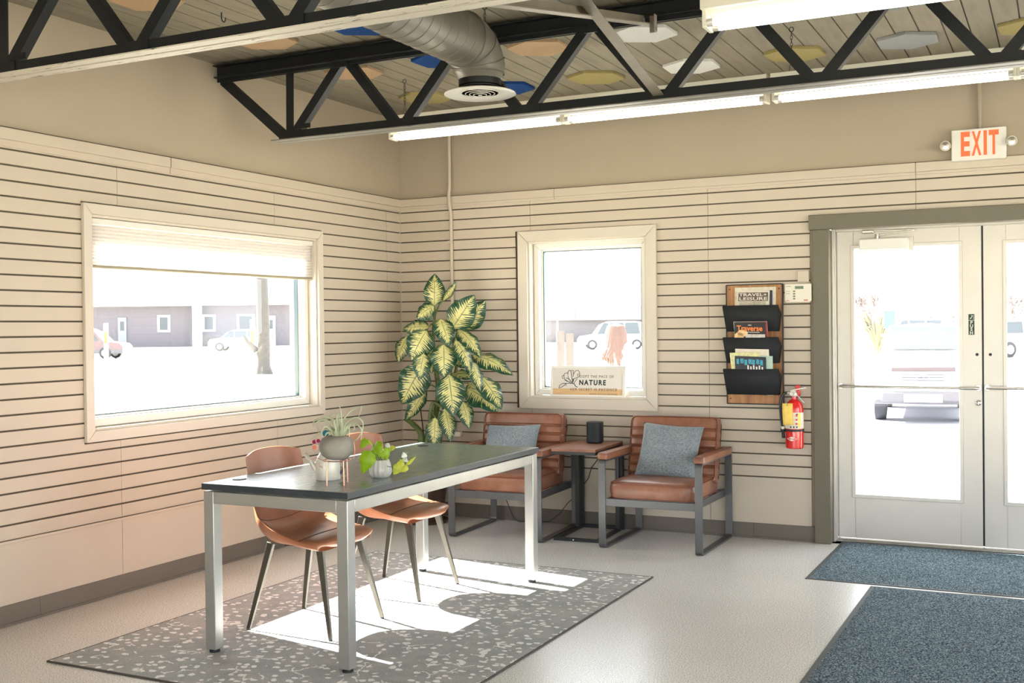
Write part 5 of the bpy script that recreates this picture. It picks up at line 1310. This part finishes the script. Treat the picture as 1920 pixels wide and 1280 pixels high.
b.build('hair', MO['hair'], pe, smooth=True)
# view through the doors : white wagon, nose on
cw_ = fplace('car', 'white wagon facing the glass doors, bonnet and grille toward the camera', 'car', 1730, 16.2, G, None, -.36)
H = 1.58; cw_.scale = (.88, 1, .955)
def loft(sections, m, name, sub=0, bevel=0):
    """sections: list of (y, [(x,z)...]) half outline mirrored"""
    b = MB(); vs = []; fs = []; n = None
    for y, pts in sections:
        full = [(x, z) for x, z in pts]+[(-x, z) for x, z in reversed(pts)]
        n = len(full); vs += [Vector((x, y, z)) for x, z in full]
    for i in range(len(sections)-1):
        for k in range(n): fs.append((i*n+k, i*n+(k+1) % n, (i+1)*n+(k+1) % n, (i+1)*n+k))
    fs += [tuple(range(n)), tuple((len(sections)-1)*n+k for k in reversed(range(n)))]
    b.add(vs, fs, True); return b.build(name, m, cw_, smooth=True, bevel=bevel)
loft([(-.02, [(.0, .42), (.60, .42), (.68, .50), (.68, .74), (.62, .84), (0, .86)]), (.12, [(0, .36), (.74, .36), (.80, .48), (.80, .76), (.70, .90), (0, .93)]), (.7, [(0, .34), (.79, .34), (.84, .5), (.84, .82), (.72, .98), (0, 1.02)]),
      (1.3, [(0, .34), (.80, .34), (.85, .5), (.85, .90), (.76, 1.02), (0, 1.06)]), (4.2, [(0, .34), (.80, .34), (.85, .5), (.85, .92), (.78, 1.04), (0, 1.06)]), (4.4, [(0, .4), (.74, .4), (.8, .5), (.8, .85), (.7, .95), (0, 1.0)])], MO['carwhite'], 'car_body')
loft([(1.25, [(0, 1.02), (.74, 1.0), (.75, 1.01), (0, 1.05)]), (1.95, [(0, 1.02), (.74, 1.0), (.60, 1.46), (0, 1.50)]), (2.2, [(0, 1.02), (.74, 1.0), (.60, 1.50), (0, 1.54)]), (3.8, [(0, 1.02), (.74, 1.0), (.6, 1.48), (0, 1.52)]), (4.3, [(0, 1.), (.7, .98), (.66, 1.0), (0, 1.02)])], MO['carwhite'], 'cabin')
b = MB(); b.add([(-.66, 1.33, 1.06), (.66, 1.33, 1.06), (.55, 1.90, 1.43), (-.55, 1.90, 1.43)], [(0, 1, 2, 3)]); b.v = [v+Vector((0, -.05, .055)) for v in b.v]; b.build('windscreen', M['windscreen'], cw_)
b = MB(); b.tube([(-.5, 1.95, 1.56), (-.5, 3.6, 1.56)], .02, 8); b.tube([(.5, 1.95, 1.56), (.5, 3.6, 1.56)], .02, 8); b.build('roof_rails', MO['cladding'], cw_)
b = MB(); b.box(-.50, .50, -.045, -.01, .80, .875); b.build('bonnet_guard', MO['garnish'], cw_, bevel=.02)
b = MB()
for z in (.66, .705, .75): b.box(-.33, .33, -.06, -.02, z, z+.012)
gr = b.build('grille_bars', MO['darkgls'], cw_, bevel=.004)
b = MB(); b.tube([(.1*math.cos(k*PI/10), -.065, .725+.035*math.sin(k*PI/10)) for k in range(20)], .006, 6, closed=True); b.box(-.04, -.02, -.07, -.06, .725, .745); b.box(0, .015, -.07, -.06, .71, .725); b.box(.03, .045, -.07, -.06, .73, .745); b.build('oval_emblem', MO['band'], gr)
for s in (-1, 1):
    b = MB(); b.add([(s*.40, -.035, .66), (s*.66, .02, .68), (s*.74, .10, .80), (s*.44, -.02, .77)], [(0, 1, 2, 3)]); b.build('headlamp', MO['white'], cw_, solid=.02)
    b = MB(); b.lathe([(0, 0), (.05, 0), (.045, .02), (0, .02)], 16, (s*.62, -.01, .40), RX90); b.build('fog_lamp', MO['band'], cw_)
    b = MB(); b.lathe([(0, -.11), (.2, -.11), (.33, -.09), (.34, 0), (.33, .09), (.2, .11), (0, .11)], 28, (s*.70, .75, .33), Matrix.Rotation(PI/2, 4, 'Y')); b.build('wheel', MO['tyre'], cw_, smooth=True)
    b = MB(); b.lathe([(0, -.11), (.2, -.11), (.33, -.09), (.34, 0), (.33, .09), (.2, .11), (0, .11)], 28, (s*.70, 3.5, .33), Matrix.Rotation(PI/2, 4, 'Y')); b.build('wheel', MO['tyre'], cw_, smooth=True)
    b = MB(); b.box(s*.80 if s > 0 else -.98, .98 if s > 0 else -.80, 1.3, 1.38, .98, 1.10); b.build('wing_mirror', MO['carwhite'], cw_, bevel=.02)
b = MB(); b.box(-.66, .66, -.07, .05, .34, .50); b.box(-.78, .78, .0, .3, .30, .40); b.build('lower_bumper', MO['cladding'], cw_, bevel=.03)
b = MB(); b.box(-.30, .30, -.09, -.06, .34, .46); b.build('licence_plate', MO['white'], cw_, bevel=.004)
# trees and background beyond the doors
def bare_tree(label, px, D, h, w, col_, seed, grp='bare trees across the street'):
    t = fplace('bare_tree', label, 'tree', px, D, G, grp); random.seed(seed)
    b = MB(); b.tube([(0, 0, 0), (.05, 0, h*.25), (0, 0, h*.45)], [.14, .11, .08], 8)
    def br(p, d, L, r, n):
        q = p+d*L; b.tube([p, (p+q)/2+Vector((random.uniform(-.05, .05), 0, 0))*L, q], [r, r*.8, r*.55], 5)
        if n == 0: return
        for i in range(4 if n > 1 else 5):
            nd = (d+Vector((random.uniform(-.9, .9), random.uniform(-.6, .6), random.uniform(-.15, .5)))).normalized(); nd.x *= w; br(q, nd.normalized(), L*random.uniform(.6, .85), r*.55, n-1)
    for i in range(5): br(Vector((0, 0, h*.35)), Vector((random.uniform(-1, 1)*w, random.uniform(-.4, .4), .8)).normalized(), h*.22, .06, 3)
    b.build('branches', col_, t); return t
bare_tree('bare pinkish tree above the white wagon roof', 1762, 70, 3.6, 1.6, MO['twig'], 4)
bare_tree('bare rounded tree at the left of the left door glass', 1632, 60, 3.4, 1.1, MO['twig'], 9)
bare_tree('bare tree seen through the right glass door', 1905, 75, 3.6, 1.2, MO['twig'], 12)
sgn_ = fplace('street_sign', 'small blue and white street sign on a post beyond the left door', 'sign', 1667, 40); b = MB(); b.box(-.04, .04, -.04, .04, 0, 1.9); b.build('sign_post', MO['band'], sgn_); b = MB(); b.box(-.2, .2, -.06, -.04, 1.3, 1.95); b.build('sign_board', MO['blueobj'], sgn_); b = MB(); b.box(-.3, .3, -.07, -.05, .8, .92); b.box(-.3, .3, -.07, -.05, 1.0, 1.12); b.build('sign_slats', MO['band'], sgn_)
kd = fplace('low_shrub', 'yellow-brown shrub under the rounded bare tree beyond the left door', 'shrub', 1644, 55); b = MB(); random.seed(2)
for i in range(60):
    a = random.uniform(0, 2*PI); b.tube([(0, 0, 0), (.4*math.cos(a), .3*math.sin(a), random.uniform(.8, 1.6)), (.7*math.cos(a), .4*math.sin(a), random.uniform(1.2, 2.1))], [.05, .06, .03], 5)
b.build('stems', MO['yellow'], kd)
car('car', 'pale parked car seen through the right glass door', 'car', 1915, 48, MO['carwhite'], 4.4, 1.6, .3)
car('car', 'distant white car just above the white wagon at left', 'car', 1705, 62, MO['carwhite'], 4.4, 1.75, PI)

# ------------------------------------------------------------------ LIGHT
w = bpy.data.worlds.new('world'); sc.world = w; w.use_nodes = True
bg = w.node_tree.nodes['Background']; bg.inputs[0].default_value = (.90, .95, 1., 1); bg.inputs[1].default_value = 5.5
sd = bpy.data.lights.new('sun', 'SUN'); so = bpy.data.objects.new('sun', sd); col.objects.link(so)
sd.energy = 64; sd.angle = R(.6); sd.color = (1., .96, .91)
dv = Vector((1.27, -.235, -1)).normalized(); so.rotation_euler = dv.to_track_quat('-Z', 'Y').to_euler()
def portal(loc, rot, sx, sy):
    l = bpy.data.lights.new('portal', 'AREA'); l.shape = 'RECTANGLE'; l.size = sx; l.size_y = sy; l.cycles.is_portal = True
    o = bpy.data.objects.new('daylight_portal', l); col.objects.link(o); o.location = loc; o.rotation_euler = rot
portal((-.17, -2.0, 1.41), (0, -PI/2, 0), 1.1, 1.9)
portal((1.49, .17, 1.42), (-PI/2, 0, 0), .87, 1.09)
portal((3.99, .2, 1.0), (-PI/2, 0, 0), 1.7, 1.9)
for y0_, y1_, z0_, z1_ in RWIN_ADDED: portal((RX+.1, (y0_+y1_)/2, (z0_+z1_)/2), (0, PI/2, 0), z1_-z0_, y1_-y0_)
for x0_, x1_, z0_, z1_ in FWIN_ADDED: portal(((x0_+x1_)/2, RY-.1, (z0_+z1_)/2), (PI/2, 0, 0), x1_-x0_, z1_-z0_)

sc.view_settings.view_transform = 'Standard'; sc.view_settings.look = 'None'; sc.view_settings.exposure = .50; sc.view_settings.gamma = 1; sc.view_settings.use_curve_mapping = False
sc.cycles.use_denoising = True
try: sc.cycles.denoiser = 'OPENIMAGEDENOISE'
except Exception: pass
sc.cycles.max_bounces = 10; sc.cycles.diffuse_bounces = 6; sc.cycles.transparent_max_bounces = 12; sc.cycles.sample_clamp_indirect = 6.; sc.cycles.caustics_reflective = False; sc.cycles.caustics_refractive = False
